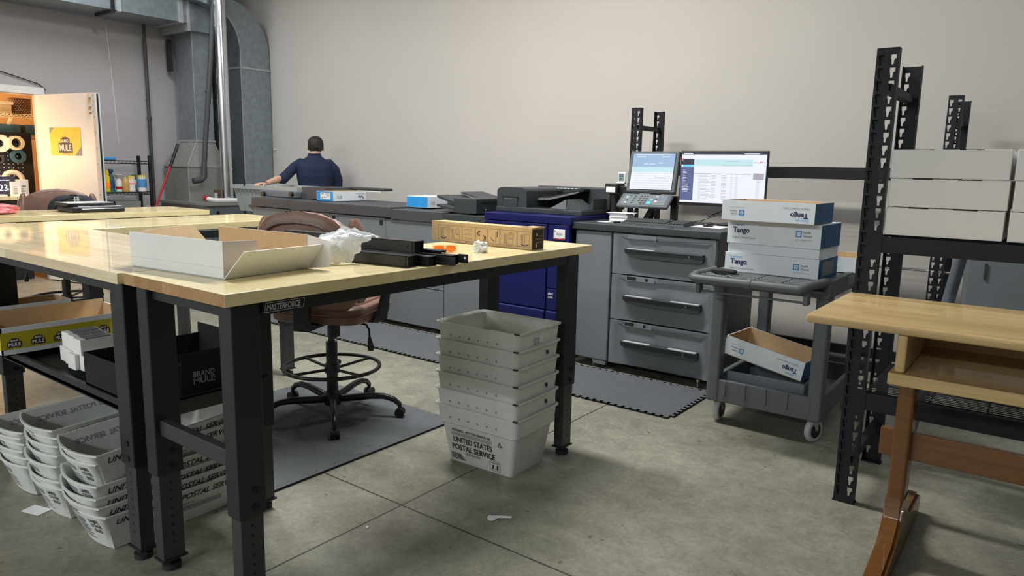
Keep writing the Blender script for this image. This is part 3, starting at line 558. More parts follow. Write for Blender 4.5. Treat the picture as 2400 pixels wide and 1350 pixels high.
# ================================================================== printing machines
FY = 4.45
pf = thing('paper_feeder', 'gray paper feed cabinet with three wide drawers and a keyboard on top', 'paper feeder', (-2.25, 4.8, 0))
b = MB(); b.box(-2.77, -1.72, FY+.03, 5.2, .06, 1.005, 'machine_dark'); b.box(-2.7, -1.8, FY+.1, 5.15, .03, .07, 'black'); part('body', b, pf)
b = MB(); b.box(-2.83, -1.69, FY-.02, 5.23, 1.005, 1.055, 'machine_dark', .006); part('top', b, pf)
b = MB(); b.box(-2.785, -2.488, FY-.005, FY+.03, .062, .998, 'panel_gray', .01); part('side_door', b, pf)
b = MB(); b.box(-2.60, -2.50, FY, FY+.03, .03, .062, 'panel_gray', .004); part('toe_plate', b, pf)
for k, (z0, z1) in enumerate(((.715, .998), (.39, .708), (.066, .383))):
    b = MB(); zx0, zx1 = -2.468, -1.722
    b.box(zx0, zx1, FY+.006, FY+.03, z0, z1, 'panel_gray')
    # raised frame that slopes into a shallow recess
    fr = .014; ix0, ix1, iz0, iz1 = zx0+.14, zx1-.06, z0+.02, z1-.035
    o_ = [V(p) for p in ((zx0, FY-.012, z0), (zx1, FY-.012, z0), (zx1, FY-.012, z1), (zx0, FY-.012, z1))]
    mid = [V(p) for p in ((zx0+.05, FY-.012, z0), (zx1-.02, FY-.012, z0), (zx1-.02, FY-.012, z1-.02), (zx0+.05, FY-.012, z1-.02))]
    inn = [V(p) for p in ((ix0, FY+.004, z0), (ix1, FY+.004, z0), (ix1, FY+.004, iz1), (ix0, FY+.004, iz1))]
    back = [V((p.x, FY+.006, p.z)) for p in o_]
    b.loft([back, o_, mid, inn], 'panel_gray')
    dr = part('drawer', b, pf, label='drawer front numbered %d' % (3+k))
    b = MB(); hz = z0+.155 if k == 0 else z0+.15; hx0, hx1 = -2.365, -1.795; q = []
    prof = [(hx0, hz+.025), (hx0+.0, hz), (hx0+.03, hz-.02), (hx0+.10, hz-.032), (hx1-.05, hz-.032), (hx1-.01, hz-.026), (hx1, hz-.01), (hx1, hz+.025)]
    b.prism([(x, FY-.035, z) for x, z in prof], (0, .035, 0), 'machine_dark')
    b.box(hx0, hx1, FY-.045, FY-.0, hz+.018, hz+.028, 'machine_dark', .002)
    b.text(str(3+k), (hx1-.10, FY-.0455, hz+.0), (1, 0, 0), (0, 0, 1), .012, .018, 'panel_gray'); b.rect((hx1-.12, FY-.0455, hz-.008), (1, 0, 0), (0, 0, 1), 0, .05, 0, .002, 'panel_gray')
    b.box(hx0+.02, hx0+.22, FY-.044, FY-.01, hz+.028, hz+.031, 'silver'); 
    if k: b.box(hx0+.36, hx1-.01, FY-.044, FY-.01, hz+.028, hz+.031, 'silver')
    part('handle', b, dr)
    b = MB(); b.box(ix0-.03, ix0+.19, FY-.0135, FY+.004, z1-.036, z1-.002, 'panel_gray' if k else 'panel_line', .001)
    if k: b.rect((ix0-.02, FY-.0135, z1-.03), (1, 0, 0), (0, 0, 1), 0, .07, .002, .024, 'hole'); b.rect((ix0-.02, FY-.0135, z1-.03), (1, 0, 0), (0, 0, 1), .14, .16, .002, .022, 'hole')
    else: b.rect((ix0-.028, FY-.0135, z1-.034), (1, 0, 0), (0, 0, 1), 0, .216, .002, .03, 'panel_gray')
    part('indicator', b, dr)
for x, y in ((-2.65, 4.55), (-1.83, 4.55), (-2.65, 5.1), (-1.83, 5.1)): b = MB(); b.cyl((x, y, 0), (x, y, .035), .018, 'chrome', 10); part('levelling_foot', b, pf)

mn = thing('main_printer', 'deep blue printing unit with scanner on top between the gray units', 'printer', (-3.22, 4.8, 0))
b = MB(); b.box(-3.6, -2.84, 4.44, 5.25, .04, 1.04, 'black'); b.box(-3.58, -2.86, 4.405, 4.45, .05, .29, 'machine_dark', .005); b.box(-3.3, -2.95, 4.39, 4.41, .24, .245, 'silver'); part('body', b, mn)
b = MB(); b.box(-3.615, -2.80, 4.40, 5.2, 1.03, 1.088, 'machine_blue', .006); part('top_cover', b, mn)
b = MB(); b.box(-3.61, -3.01, 4.40, 4.44, .385, 1.026, 'machine_blue', .006); b.box(-3.61, -3.01, 4.385, 4.44, .30, .38, 'machine_blue', .015); b.rect((-3.545, 4.399, .56), (1, 0, 0), (0, 0, 1), 0, .03, 0, .02, 'white', .001); part('front_door', b, mn)
b = MB(); b.box(-3.0, -2.81, 4.40, 4.44, .55, 1.026, 'machine_blue', .004); b.box(-3.0, -2.81, 4.40, 4.44, .385, .545, 'machine_blue', .004); b.box(-3.0, -2.81, 4.385, 4.44, .30, .38, 'machine_blue', .015)
b.box(-3.0, -2.97, 4.402, 4.45, .78, .98, 'hole')
b.text('Acc', (-2.985, 4.399, .50), (1, 0, 0), (0, 0, 1), .048, .022, 'white', bold=.02); b.text('C4080', (-2.985, 4.399, .475), (1, 0, 0), (0, 0, 1), .045, .014, 'white')
part('right_door', b, mn)
b = MB(); b.box(-2.945, -2.845, 4.392, 4.4, .925, .995, 'white', .003); b.rect((-2.94, 4.392, .93), (1, 0, 0), (0, 0, 1), .02, .075, .034, .037, 'gray_ink'); b.rect((-2.94, 4.392, .93), (1, 0, 0), (0, 0, 1), .02, .07, .025, .028, 'gray_ink')
b.prism([(-2.93, 4.391, .922), (-2.85, 4.391, .918), (-2.848, 4.391, .935), (-2.89, 4.391, .928), (-2.93, 4.391, .932)], (0, .002, 0), 'red'); b.rect((-2.94, 4.391, .98), (1, 0, 0), (0, 0, 1), .004, .012, 0, .008, 'red')
part('label', b, mn, 'white label with a red swoosh')
ad = thing('document_scanner', 'dark document feeder and scanner on top of the blue printer', 'scanner', (-3.2, 4.85, 1.088))
b = MB(); b.box(-3.63, -2.82, 4.57, 5.2, 1.088, 1.128, 'machine_dark', .006); b.box(-3.0, -2.80, 4.95, 5.2, 1.12, 1.29, 'machine_dark', .01); b.box(-3.6, -2.82, 5.1, 5.2, 1.12, 1.29, 'machine_dark', .01); part('base', b, ad)
b = MB(); pr = [(-3.63, 1.128), (-3.335, 1.128), (-3.335, 1.25), (-3.35, 1.272), (-3.375, 1.28), (-3.58, 1.282), (-3.61, 1.275), (-3.628, 1.255)]
b.prism([(x, 4.58, z) for x, z in pr], (0, .6, 0), 'machine_dark'); b.box(-3.56, -3.42, 4.57, 4.6, 1.12, 1.2, 'machine_dark', .01); b.box(-3.57, -3.415, 4.574, 4.582, 1.19, 1.212, 'hole'); part('feeder_head', b, ad)
b = MB(); b.prism([(-3.335, 4.75, 1.20), (-3.25, 4.75, 1.20), (-2.98, 4.85, 1.262), (-2.98, 5.1, 1.262), (-3.335, 5.1, 1.20)], (0, 0, .016), 'black'); b.prism([(-3.335, 4.73, 1.185), (-3.24, 4.73, 1.185), (-3.0, 4.80, 1.25), (-3.0, 4.81, 1.262), (-3.24, 4.745, 1.205), (-3.335, 4.745, 1.205)], (0, .03, 0), 'machine_dark'); part('paper_tray', b, ad)
b = MB(); b.box(-3.335, -2.83, 4.62, 5.1, 1.128, 1.131, 'black'); b.prism([(-3.13, 4.60, 1.131), (-2.98, 4.60, 1.131), (-2.98, 4.60, 1.205)], (0, .2, 0), 'panel_gray'); b.prism([(-2.98, 4.60, 1.131), (-2.86, 4.64, 1.131), (-2.98, 4.62, 1.205)], (0, .2, 0), 'machine_dark'); b.prism([(-2.88, 4.75, 1.131), (-2.83, 4.75, 1.131), (-2.83, 4.75, 1.21)], (0, .25, 0), 'machine_dark'); part('output_tray', b, ad)
b = MB()
for k in range(6): b.box(-3.33+k*.035, -3.312+k*.035, 5.0, 5.05, 1.276, 1.28, 'white')
part('icons', b, ad)

fn = thing('finisher', 'long low gray paper finishing unit reaching left from the blue printer', 'finisher', (-5.2, 4.8, 0))
b = MB(); b.box(-6.83, -3.64, FY+.03, 5.18, .06, .99, 'machine_dark'); b.box(-6.75, -3.7, FY+.08, 5.1, 0, .07, 'black'); part('body', b, fn)
for x0, x1, zt in ((-6.845, -6.2, 1.076), (-6.198, -4.72, 1.07), (-4.717, -4.09, 1.055), (-4.087, -3.625, 1.045)):
    b = MB(); b.box(x0, x1, FY-.015, 5.2, zt-.092, zt, 'graphite' if x1 < -4 else 'machine_dark', .004); part('top_cover', b, fn)
for x0, x1, z0, z1 in ((-6.84, -6.205, .05, .975), (-6.195, -5.46, .05, .972), (-5.455, -4.80, .05, .968), (-4.795, -4.095, .39, .96), (-4.795, -4.095, .045, .383), (-4.085, -3.64, .045, .95)):
    b = MB(); b.box(x0, x1, FY, FY+.03, z0, z1, 'panel_gray', .003)
    d = part('front_panel', b, fn)
    if x1 < -4.75 and z1 > .9: b = MB(); b.box(x1-.075, x1-.035, FY-.004, FY+.001, z1-.06, z1-.02, 'hole'); part('latch', b, d)
b = MB(); b.prism([(-6.845, 4.5, .9), (-7.0, 4.5, .97), (-7.0, 4.5, .99), (-6.845, 4.5, .985)], (0, .5, 0), 'graphite'); part('exit_tray', b, fn, 'sloping exit tray at the left end')
# raised stacker unit with arm on the finisher
st = thing('raised_unit', 'dark raised unit with a long flat arm standing on the left end of the finisher', 'unit', (-6.1, 4.75, 1.075))
b = MB(); b.box(-6.36, -5.98, 4.72, 5.14, 1.077, 1.20, 'graphite', .004); part('body', b, st)
b = MB(); b.box(-5.99, -5.45, 5.04, 5.16, 1.178, 1.206, 'machine_dark', .008); part('arm', b, st); b = MB(); b.box(-5.98, -5.5, 5.045, 5.06, 1.165, 1.172, 'white'); part('strip', b, st)

def tango(b, o, r, u, L, H, side='both', s=1.0):
    o, r, u = V(o), V(r).normalized(), V(u).normalized()
    P = lambda x, y: o+r*x+u*y
    b.text('Celebrate', P(.06*L, .77*H), r, u, .13*L, .11*H, 'blue_print'); b.text('Tango', P(.065*L, .40*H), r, u, .185*L, .32*H, 'navy_ink', bold=.03)
    b.text('Digital Coated Cover', P(.06*L, .20*H), r, u, .27*L, .13*H, 'gray_ink')
    x0, x1, y0, y1 = .745*L, .805*L, .45*H, .72*H; w = .05*H
    for a, c, e, f in ((x0, x1, y1-w, y1), (x0, x1, y0, y0+w), (x0, x0+w, y0, y1), (x1-w, x1, y0, y1)): b.rect(o, r, u, a, c, e, f, 'sky_blue')
    b.poly([P(x, y)+r.cross(u)*.001 for x, y in ((x0+.3*(x1-x0), .53*H), (x0+.7*(x1-x0), .6*H), (x0+.3*(x1-x0), .64*H), (x0+.5*(x1-x0), .59*H))], 'sky_blue')
    b.text('Smurfit', P(.82*L, .61*H), r, u, .075*L, .10*H, 'gray_ink', bold=.02); b.text('Westrock', P(.82*L, .46*H), r, u, .09*L, .10*H, 'gray_ink', bold=.02); b.text('Paper · Packaging · Solutions', P(.745*L, .30*H), r, u, .17*L, .055*H, 'gray_ink')
def paper_box(label, loc, rz, L, D, H, open_=False, flip=False, group='printed paper cartons', end='blue_dark', endlabel=False, endside=1, plain=False, rx=0, name='paper_carton', liner=True):
    """carton, long printed side facing local -Y; local origin at base centre"""
    t = thing(name, label, 'box', loc, rz, group)
    b = MB(); th = .004
    def wall(x0, x1, y0, y1, m): b.box(x0, x1, y0, y1, 0, H, m)
    if open_:
        b.box(-L/2, L/2, -D/2, -D/2+th, 0, H, 'carton'); b.box(-L/2, L/2, D/2-th, D/2, 0, H, 'carton'); b.box(-L/2, -L/2+th, -D/2+th, D/2-th, 0, H, 'carton'); b.box(L/2-th, L/2, -D/2+th, D/2-th, 0, H, 'carton'); b.box(-L/2, L/2, -D/2, D/2, 0, th, 'carton_in')
        i = th+.0006
        b.box(-L/2+th, L/2-th, -D/2+th, -D/2+i+.001, th, H-.001, 'carton_in'); b.box(-L/2+th, L/2-th, D/2-i-.001, D/2-th, th, H-.001, 'carton_in'); b.box(-L/2+th, -L/2+i+.001, -D/2+i, D/2-i, th, H-.001, 'carton_in'); b.box(L/2-i-.001, L/2-th, -D/2+i, D/2-i, th, H-.001, 'carton_in')
    else: b.box(-L/2, L/2, -D/2, D/2, 0, H, 'carton', .0015)
    part('carton', b, t, local=True)
    b = MB()
    for sx in ((endside,) if endside else ()):
        if end: b.poly([V((sx*(L/2+.0012), y, z)) for y, z in ((-D/2+.003, .003), (D/2-.003, .003), (D/2-.003, H-.003), (-D/2+.003, H-.003))], end)
        if endlabel:
            b.poly([V((sx*(L/2+.002), y, z)) for y, z in ((-D*.34, .2*H), (D*.26, .2*H), (D*.26, .85*H), (-D*.34, .85*H))], 'paper' if end == 'blue_print' else 'panel_gray')
            for zz, a0, a1 in ((.72, -.3, -.05), (.72, .05, .2), (.55, -.3, -.12), (.38, -.1, .22), (.27, .1, .2)): b.poly([V((sx*(L/2+.003), y, z)) for y, z in ((D*a0, zz*H), (D*a1, zz*H), (D*a1, zz*H+.004), (D*a0, zz*H+.004))], 'gray_ink')
    if not plain:
        if flip: tango(b, (L/2, -D/2, H), (-1, 0, 0), (0, 0, -1), L, H)
        else: tango(b, (-L/2, -D/2, 0), (1, 0, 0), (0, 0, 1), L, H)
    if len(b.bm.verts): part('print', b, t, local=True)
    return t
paper_box('open paper carton with a blue labelled end on the left part of the finisher', (-5.845, 4.82, 1.072), PI/2, .42, .26, .10, True, True, end='blue_print', endlabel=True, endside=-1, group='paper cartons on the finisher')
paper_box('bright blue ended paper carton beside the sloping trays on the finisher', (-4.62, 4.84, 1.066), PI/2, .34, .27, .10, False, True, end='blue_print', endside=-1, group='paper cartons on the finisher')
it = thing('insert_tray_unit', 'dark boxy unit with sloping paper trays left of the document scanner', 'unit', (-3.95, 4.7, 1.05))
b = MB(); b.box(-4.03, -3.78, 4.50, 5.05, 1.055, 1.178, 'machine_dark', .004); b.box(-4.03, -3.66, 5.0, 5.1, 1.055, 1.178, 'machine_dark', .004); part('body', b, it)
b = MB(); b.box(-3.778, -3.776, 4.55, 4.9, 1.15, 1.153, 'hole'); b.disc((-3.779, 4.62, 1.09), (1, 0, 0), .008, 'silver'); part('lock', b, it)
b = MB(); b.prism([(-4.22, 4.50, 1.10), (-4.03, 4.50, 1.075), (-4.03, 4.50, 1.09), (-4.22, 4.50, 1.12)], (0, .35, 0), 'machine_dark'); b.prism([(-4.33, 4.62, 1.17), (-4.06, 4.62, 1.10), (-4.06, 4.62, 1.12), (-4.33, 4.62, 1.19)], (0, .35, 0), 'machine_dark')
b.prism([(-4.30, 4.9, 1.20), (-4.05, 4.9, 1.15), (-4.05, 4.9, 1.165), (-4.30, 4.9, 1.215)], (0, .3, 0), 'graphite'); part('sloping_trays', b, it)

# --- column, label and thermometer by the scanner
cp = thing('panel_post', 'black round post with a cable cover holding the control panel', 'post', (-2.78, 5.0, 1.055))
b = MB(); b.cyl((-2.80, 5.02, 1.056), (-2.80, 5.02, 1.25), .055, 'black', 20); b.box(-2.85, -2.74, 4.95, 5.08, 1.245, 1.33, 'black', .008); b.box(-2.76, -2.6, 4.99, 5.05, 1.25, 1.31, 'black', .006); b.tube([(-2.5, 5.05, 1.06), (-2.46, 5.05, 1.2), (-2.46, 5.06, 1.4)], .022, 'black', 10); part('post', b, cp)
b = MB(); b.box(-2.835, -2.755, 4.944, 4.95, 1.262, 1.305, 'white', .001); part('name_label', b, cp)
th = thing('thermometer', 'small white digital thermometer standing left of the control panel', 'thermometer', (-2.74, 5.02, 1.332))
b = MB(); b.box(-2.775, -2.705, 4.99, 5.03, 1.332, 1.34, 'white', .003); b.box(-2.768, -2.70, 5.0, 5.018, 1.338, 1.418, 'white', .006); part('case', b, th)
b = MB(); b.box(-2.757, -2.711, 4.997, 5.0, 1.352, 1.408, 'lcd'); b.text('23', (-2.75, 4.9965, 1.384), (1, 0, 0), (0, 0, 1), .03, .018, 'ink'); b.text('30', (-2.748, 4.9965, 1.36), (1, 0, 0), (0, 0, 1), .026, .014, 'ink'); part('display', b, th)
# --- control panel
c = thing('control_panel', 'tilted gray control panel with lit touch screen above a keypad', 'control panel', (-2.45, 4.98, 1.15))
O = V((-2.675, 4.965, 1.272)); R = V((.40, .0, .0)).normalized(); U = V((.0, .06, .312)).normalized(); N = R.cross(U)
def plate(b, o, r, u, w, h, t, m, bev=.006, off=0):
    mx = M((tuple(r), tuple(u), tuple(r.cross(u)))).transposed().to_4x4(); mx.translation = o+r.cross(u)*off
    b.box(0, w, 0, h, -t, 0, m, bev, mx)
b = MB(); plate(b, O, R, U, .405, .315, .035, 'panel_line', .012); plate(b, O, R, U, .405, .315, .02, 'machine_dark', .01, -.02); part('screen_housing', b, c)
b = MB(); o = O+R*.03+U*.022+N*.001; b.rect(o, R, U, -.003, .348, -.003, .275, 'hole'); b.rect(o, R, U, 0, .345, 0, .13, 'scr_white', .002); b.rect(o, R, U, 0, .345, .13, .17, 'scr_cyan', .002); b.rect(o, R, U, 0, .345, .17, .272, 'scr_blue', .002)
for k, (x, y, w_) in enumerate(((.03, .245, .08), (.10, .19, .03), (.14, .19, .03), (.17, .19, .02), (.22, .2, .03), (.24, .245, .06), (.03, .26, .28))): b.rect(o, R, U, x, x+w_, y, y+.005, 'scr_white', .003)
for k in range(7): b.rect(o, R, U, .02, .32, .012+k*.018, .0135+k*.018, 'scr_gray', .003)
for k in range(5): b.rect(o, R, U, .20+.02*k, .212+.02*k, .09, .094, 'scr_gray', .003)
part('touch_screen', b, c)
R2 = R; U2 = V((0, .115, .098)).normalized(); O2 = V((-2.69, 4.845, 1.172)); N2 = R2.cross(U2)
b = MB(); plate(b, O2, R2, U2, .42, .142, .03, 'panel_line', .012); plate(b, V((-2.68, 4.957, 1.262)), R, V((0, 0, 1)), .41, .014, .04, 'black', .002); part('keypad_housing', b, c)
def key(x, y, w_, h_, m): plate(b, O2+R2*x+U2*y, R2, U2, w_, h_, .006, m, .002, .005)
b = MB(); plate(b, O2+R2*.03+U2*.018, R2, U2, .36, .108, .002, 'panel_gray', 0, .0015)
for i in range(3):
    for j in range(4):
        if not (j == 0 and i == 0): key(.165+i*.026-j*.0+.01*(j-2)*.3, .028+j*.024, .018, .012, 'key')
for j in range(4): key(.112+j*.003, .028+j*.024, .018, .010, 'key')
key(.055, .08, .02, .02, 'silver'); key(.065, .052, .016, .01, 'key'); key(.058, .026, .022, .014, 'silver'); key(.08, .105, .016, .008, 'key')
key(.245, .025, .034, .026, 'key_cyan'); key(.262, .062, .022, .018, 'key_cyan'); key(.30, .044, .022, .02, 'key_pink'); key(.296, .075, .018, .012, 'key'); key(.296, .10, .022, .012, 'cream'); key(.326, .075, .014, .008, 'sky_blue'); key(.326, .098, .012, .006, 'sky_blue')
part('keys', b, c)
b = MB(); b.prism([(-2.55, 5.02, 1.06), (-2.50, 5.02, 1.06), (-2.42, 5.02, 1.2), (-2.47, 5.02, 1.2)], (0, .03, 0), 'black'); b.prism([(-2.32, 5.02, 1.06), (-2.27, 5.02, 1.06), (-2.27, 5.02, 1.25), (-2.32, 5.02, 1.25)], (0, .03, 0), 'black'); b.box(-2.6, -2.3, 5.0, 5.03, 1.18, 1.22, 'black'); part('stand', b, c)
# --- monitor
m_ = thing('monitor', 'flat desktop monitor showing a white spreadsheet like web page', 'monitor', (-1.93, 5.02, 1.056))
b = MB(); b.box(-2.25, -1.615, 5.0, 5.03, 1.19, 1.582, 'black', .004); part('housing', b, m_)
b = MB(); o = V((-2.242, 4.9995, 1.212)); w_, h_ = .619, .36
def sr(x0, x1, y0, y1, m, off=.002): b.rect(o, (1, 0, 0), (0, 0, 1), x0*w_, x1*w_, y0*h_, y1*h_, m, off)
sr(0, 1, 0, 1, 'scr_white', .001); sr(0, 1, .955, 1, 'scr_dark'); sr(0, .16, .04, .70, 'scr_navy'); sr(0, .16, .75, .87, 'scr_dark'); sr(.02, .16, .70, .75, 'scr_sel'); sr(0, .022, .83, .88, 'scr_red', .003); sr(.17, .85, .73, .86, 'scr_cyan', .0015); sr(.86, .98, .48, .60, 'scr_gray', .0015)
sr(.93, .95, .80, .825, 'scr_red', .003); sr(.86, 1, .80, .81, 'scr_gray'); sr(.17, .84, .575, .585, 'scr_gray', .003); sr(.5, .85, .745, .75, 'scr_gray', .003); sr(.55, .68, .82, .825, 'scr_gray', .003)
for k in range(9): sr(.025, .05+.012*(k % 3), .64-k*.03, .648-k*.03, 'scr_white', .003)
for k in range(6): sr(.025, .10-.008*(k % 2), .36-k*.03, .37-k*.03, 'scr_white', .003)
for k in range(17):
    y = .545-k*.029
    for x0, x1 in ((.22, .33+.05*((k*7) % 3)/2), (.38, .43), (.50, .56), (.61, .63), (.66, .69), (.90, .94)): sr(x0, x1, y, y+.006, 'scr_gray', .003)
for k in range(4): sr(.89, .95, .40+.025*k-.05*0+.12, .405+.025*k+.12, 'scr_red', .003)
sr(.03, .14, .962, .985, 'scr_white', .003); sr(.75, .92, .965, .978, 'scr_white', .003)
part('screen', b, m_)
b = MB(); b.box(-1.88, -1.81, 5.035, 5.06, 1.07, 1.4, 'black', .003); b.box(-1.94, -1.76, 4.98, 5.16, 1.057, 1.07, 'black', .003); part('stand', b, m_)
b = MB(); b.tube([(-2.1, 5.05, 1.064), (-2.02, 5.08, 1.12), (-1.93, 5.07, 1.16)], .004, 'black', 6); b.tube([(-2.16, 5.02, 1.062), (-2.05, 5.0, 1.09), (-1.98, 5.05, 1.12)], .004, 'black', 6); part('cables', b, m_)
# --- keyboard, mouse and small things
k_ = thing('keyboard', 'black computer keyboard lying on the paper feeder top', 'keyboard', (-2.28, 4.70, 1.056), .0)
b = MB(); b.prism([(-2.50, 4.60, 1.056), (-2.06, 4.60, 1.056), (-2.06, 4.60, 1.066), (-2.50, 4.60, 1.066)], (0, .0, 0), 'black') if 0 else None
b = MB(); b.loft([[V(p) for p in ((-2.51, 4.62, 1.056), (-2.03, 4.62, 1.056), (-2.03, 4.80, 1.056), (-2.51, 4.80, 1.056))], [V(p) for p in ((-2.507, 4.625, 1.068), (-2.033, 4.625, 1.068), (-2.033, 4.797, 1.085), (-2.507, 4.797, 1.085))]], 'machine_dark'); part('base', b, k_)
b = MB()
for j in range(5):
    for i in range(20):
        if i in (14,): continue
        x = -2.498+i*.0231; y = 4.635+j*.031; z = 1.068+(y-4.625)*.1
        b.box(x, x+.018, y, y+.024, z, z+.008, 'key', .002, seg=1)
o_ = part('key_caps', b, k_)
b = MB(); b.sell((-1.93, 4.80, 1.07), (.032, .052, .018), 'black', .8); solo('computer_mouse', b, 'black mouse right of the keyboard', 'mouse')
b = MB(); b.box(-2.02, -1.80, 4.70, 4.92, 1.0555, 1.0575, 'paper'); solo('paper_sheet', b, 'white sheet under the black mouse', 'paper')
b = MB()
for k, (dx, dy) in enumerate(((0, 0), (.004, .003), (-.003, .002), (.002, -.002), (0, .004), (-.01, 0))): b.box(-2.68+dx, -2.53+dx, 4.74+dy, 4.84+dy, 1.056+k*.010, 1.0655+k*.010, 'paper')
b.box(-2.70, -2.50, 4.73, 4.85, 1.117, 1.121, 'paper'); solo('card_stack', b, 'small stack of white cards on the paper feeder', 'cards')
b = MB(); b.box(-2.69, -2.60, 4.58, 4.66, 1.0555, 1.0572, 'paper'); solo('note_paper', b, 'single white note in front of the card stack', 'paper')
b = MB(); b.tube([(-2.55, 4.58, 1.061), (-2.53, 4.64, 1.061)], .005, 'black', 8); solo('marker', b, 'short black marker beside the keyboard', 'marker')

# ================================================================== storage racks
def keyholes(b, o, r, u, cols, W, H, pitch=.0508, t=.0025, start=.03):
    """perforated steel strip: width W along r, height H along u, real keyhole slots"""
    o, r, u = V(o), V(r), V(u); n = r.cross(u)*t
    def q(pts):
        a = [o+r*x+u*y for x, y in pts]; c = [p+n for p in a]; b.poly(a, 'rack_black'); b.poly(list(reversed(c)), 'rack_black')
    def edge(p0, p1):
        a, c = o+r*p0[0]+u*p0[1], o+r*p1[0]+u*p1[1]; b.poly([a, c, c+n, a+n], 'rack_black')
    xs = [0]
    for c in cols: xs += [c-.010, c+.010]
    xs.append(W)
    for i in range(0, len(xs), 2): q([(xs[i], 0), (xs[i+1], 0), (xs[i+1], H), (xs[i], H)])
    for c in cols:
        l, rr = c-.010, c+.010; y = start; q([(l, 0), (rr, 0), (rr, y), (l, y)])
        while y+pitch < H:
            hb, ht, k = y+.005, y+pitch-.007, y+.020
            hole = [(c-.006, hb), (c+.001, hb), (c+.002, k), (rr-.003, k+.009), (rr-.0015, ht), (l+.004, ht), (l+.002, k+.006), (c-.0075, k)]
            ye = y+pitch
            q([(l, y), (rr, y), (rr, hb), (l, hb)]); q([(l, ht), (rr, ht), (rr, ye), (l, ye)])
            q([(l, hb), hole[0], hole[7], hole[6], (l, k+.006)]); q([hole[1], (rr, hb), (rr, k+.006), hole[3], hole[2]])
            for e in range(8): edge(hole[e], hole[(e+1) % 8])
            y = ye
        q([(l, y), (rr, y), (rr, H), (l, H)])
    edge((0, 0), (0, H)); edge((W, 0), (W, H)); edge((0, H), (W, H))
RH = 1.93
def post(x, y, front, t, RH=RH, w=.082, dp=.04, back=False):
    b = MB(); yy = y if front else y+dp
    keyholes(b, (x, yy, 0), (1, 0, 0), (0, 0, 1), [.019, w-.019] if front else [.019], w, RH)
    if back and front: b.box(x+.004, x+.036, y+.012, y+.014, 0, RH, 'rack_black')
    b.box(x, x+.0025, y, y+dp, 0, RH, 'rack_black'); b.box(x+w-.0025, x+w, y, y+dp, 0, RH, 'rack_black')
    b.box(x-.004, x+w+.004, y-.004, y+dp+.004, 0, .006, 'rack_black')
    return part('post', b, t)
def rack(label, x0, x1, y0, y1, beams, wire, posts=True, RH=RH):
    t = thing('storage_rack', label, 'rack', ((x0+x1)/2, (y0+y1)/2, 0), 0, 'black boltless storage racks')
    for px in (x0, x1-.082):
        post(px, y0, True, t, RH, back=(y0 < 4)); post(px, y1-.04, False, t, RH)
        for z in (.17, 1.76):
            b = MB(); b.box(px+.022, px+.06, y0+.03, y1-.03, z, z+.035, 'rack_black', .002); part('tie_bar', b, t)
    for z0, z1 in beams:
        b = MB(); b.box(x0+.075, x1-.075, y0-.002, y0+.03, z0, z1, 'rack_black', .002); b.box(x0+.05, x0+.09, y0-.006, y0, z0-.03, z1+.015, 'rack_black'); part('beam', b, t)
        b = MB(); b.box(x0+.075, x1-.075, y1-.03, y1+.002, z0, z1, 'rack_black', .002); part('beam', b, t)
    for z in wire:
        b = MB(); n = int((y1-y0)/.026)
        for k in range(n): b.cyl((x0+.08, y0+.02+k*.026, z+.004), (x1-.08, y0+.02+k*.026, z+.004), .0025, 'rack_black', 5)
        for k in range(int((x1-x0)/.2)): b.cyl((x0+.12+k*.2, y0+.01, z-.001), (x0+.12+k*.2, y1-.01, z-.001), .0035, 'rack_black', 5)
        part('wire_deck', b, t)
    return t
rack('front black storage rack at the right carrying the white mailer boxes', -.655, 1.45, 3.27, 3.88, ((.435, .51), (1.112, 1.178)), (.51, 1.178))
rack('black storage rack standing against the back wall behind the monitor and cart', -2.83, -.545, 5.30, 5.74, ((1.40, 1.475), (.10, .17)), (1.475,))
b = MB(); b.cyl((-1.0, 5.55, .80), (-.1, 5.55, .80), .009, 'chrome', 8); b.cyl((-.62, 5.54, .775), (-.62, 5.54, .80), .014, 'chrome', 8); solo('chrome_rail', b, 'thin chrome rail low behind the right racks', 'rail')
b = MB(); b.cyl((-.50, 4.05, 0), (-.335, 4.05, 1.16), .028, 'furnace_blue', 14); solo('leaning_tube', b, 'dark bluish tube leaning inside the front rack', 'tube')
b = MB(); b.box(-.44, .9, 5.35, 5.6, .05, 1.15, 'panel_gray', .03)
for x in (-.33, .1, .2): b.box(x, x+.012, 5.335, 5.35, .80, .9, 'machine_dark')
solo('metal_cabinet', b, 'pale gray dented metal cabinet behind the front rack at the right edge', 'cabinet')
# mailer boxes on the front rack
mb_ = []
def mailer(label, x, z, rz, L=.405, D=.33, H=.1152):
    t = thing('mailer_box', label, 'box', (x, 3.27+.01+D/2, z), rz, 'white mailer boxes on the front rack')
    b = MB(); b.box(-L/2, L/2, -D/2, D/2, .001, H-.001, 'carton_white', .003); b.box(-L/2+.08, -L/2+.15, -D/2-.0008, -D/2+.01, H-.004, H-.001, 'hole'); b.box(L/2-.17, L/2-.09, -D/2-.0008, -D/2+.01, H-.004, H-.001, 'hole'); part('box', b, t, local=True)
for x, nm in ((-.362, 'left stack of three'), (.058, 'right stack, cut by the photo edge'), (.478, 'third stack, beyond the photo edge')):
    if x > .4: continue
    for k, (pos, dx) in enumerate((('bottom', 0), ('middle', .006), ('top', .003))):
        mailer('white mailer box on the rack, %s of the %s' % (pos, nm), x+dx-.002*k, 1.187+k*.1155, 0)
b = MB(); b.box(-.46, -.34, 3.45, 3.75, .52, .72, 'white', .01); solo('plastic_bag_pack', b, 'white package on the low wire deck of the front rack', 'package')

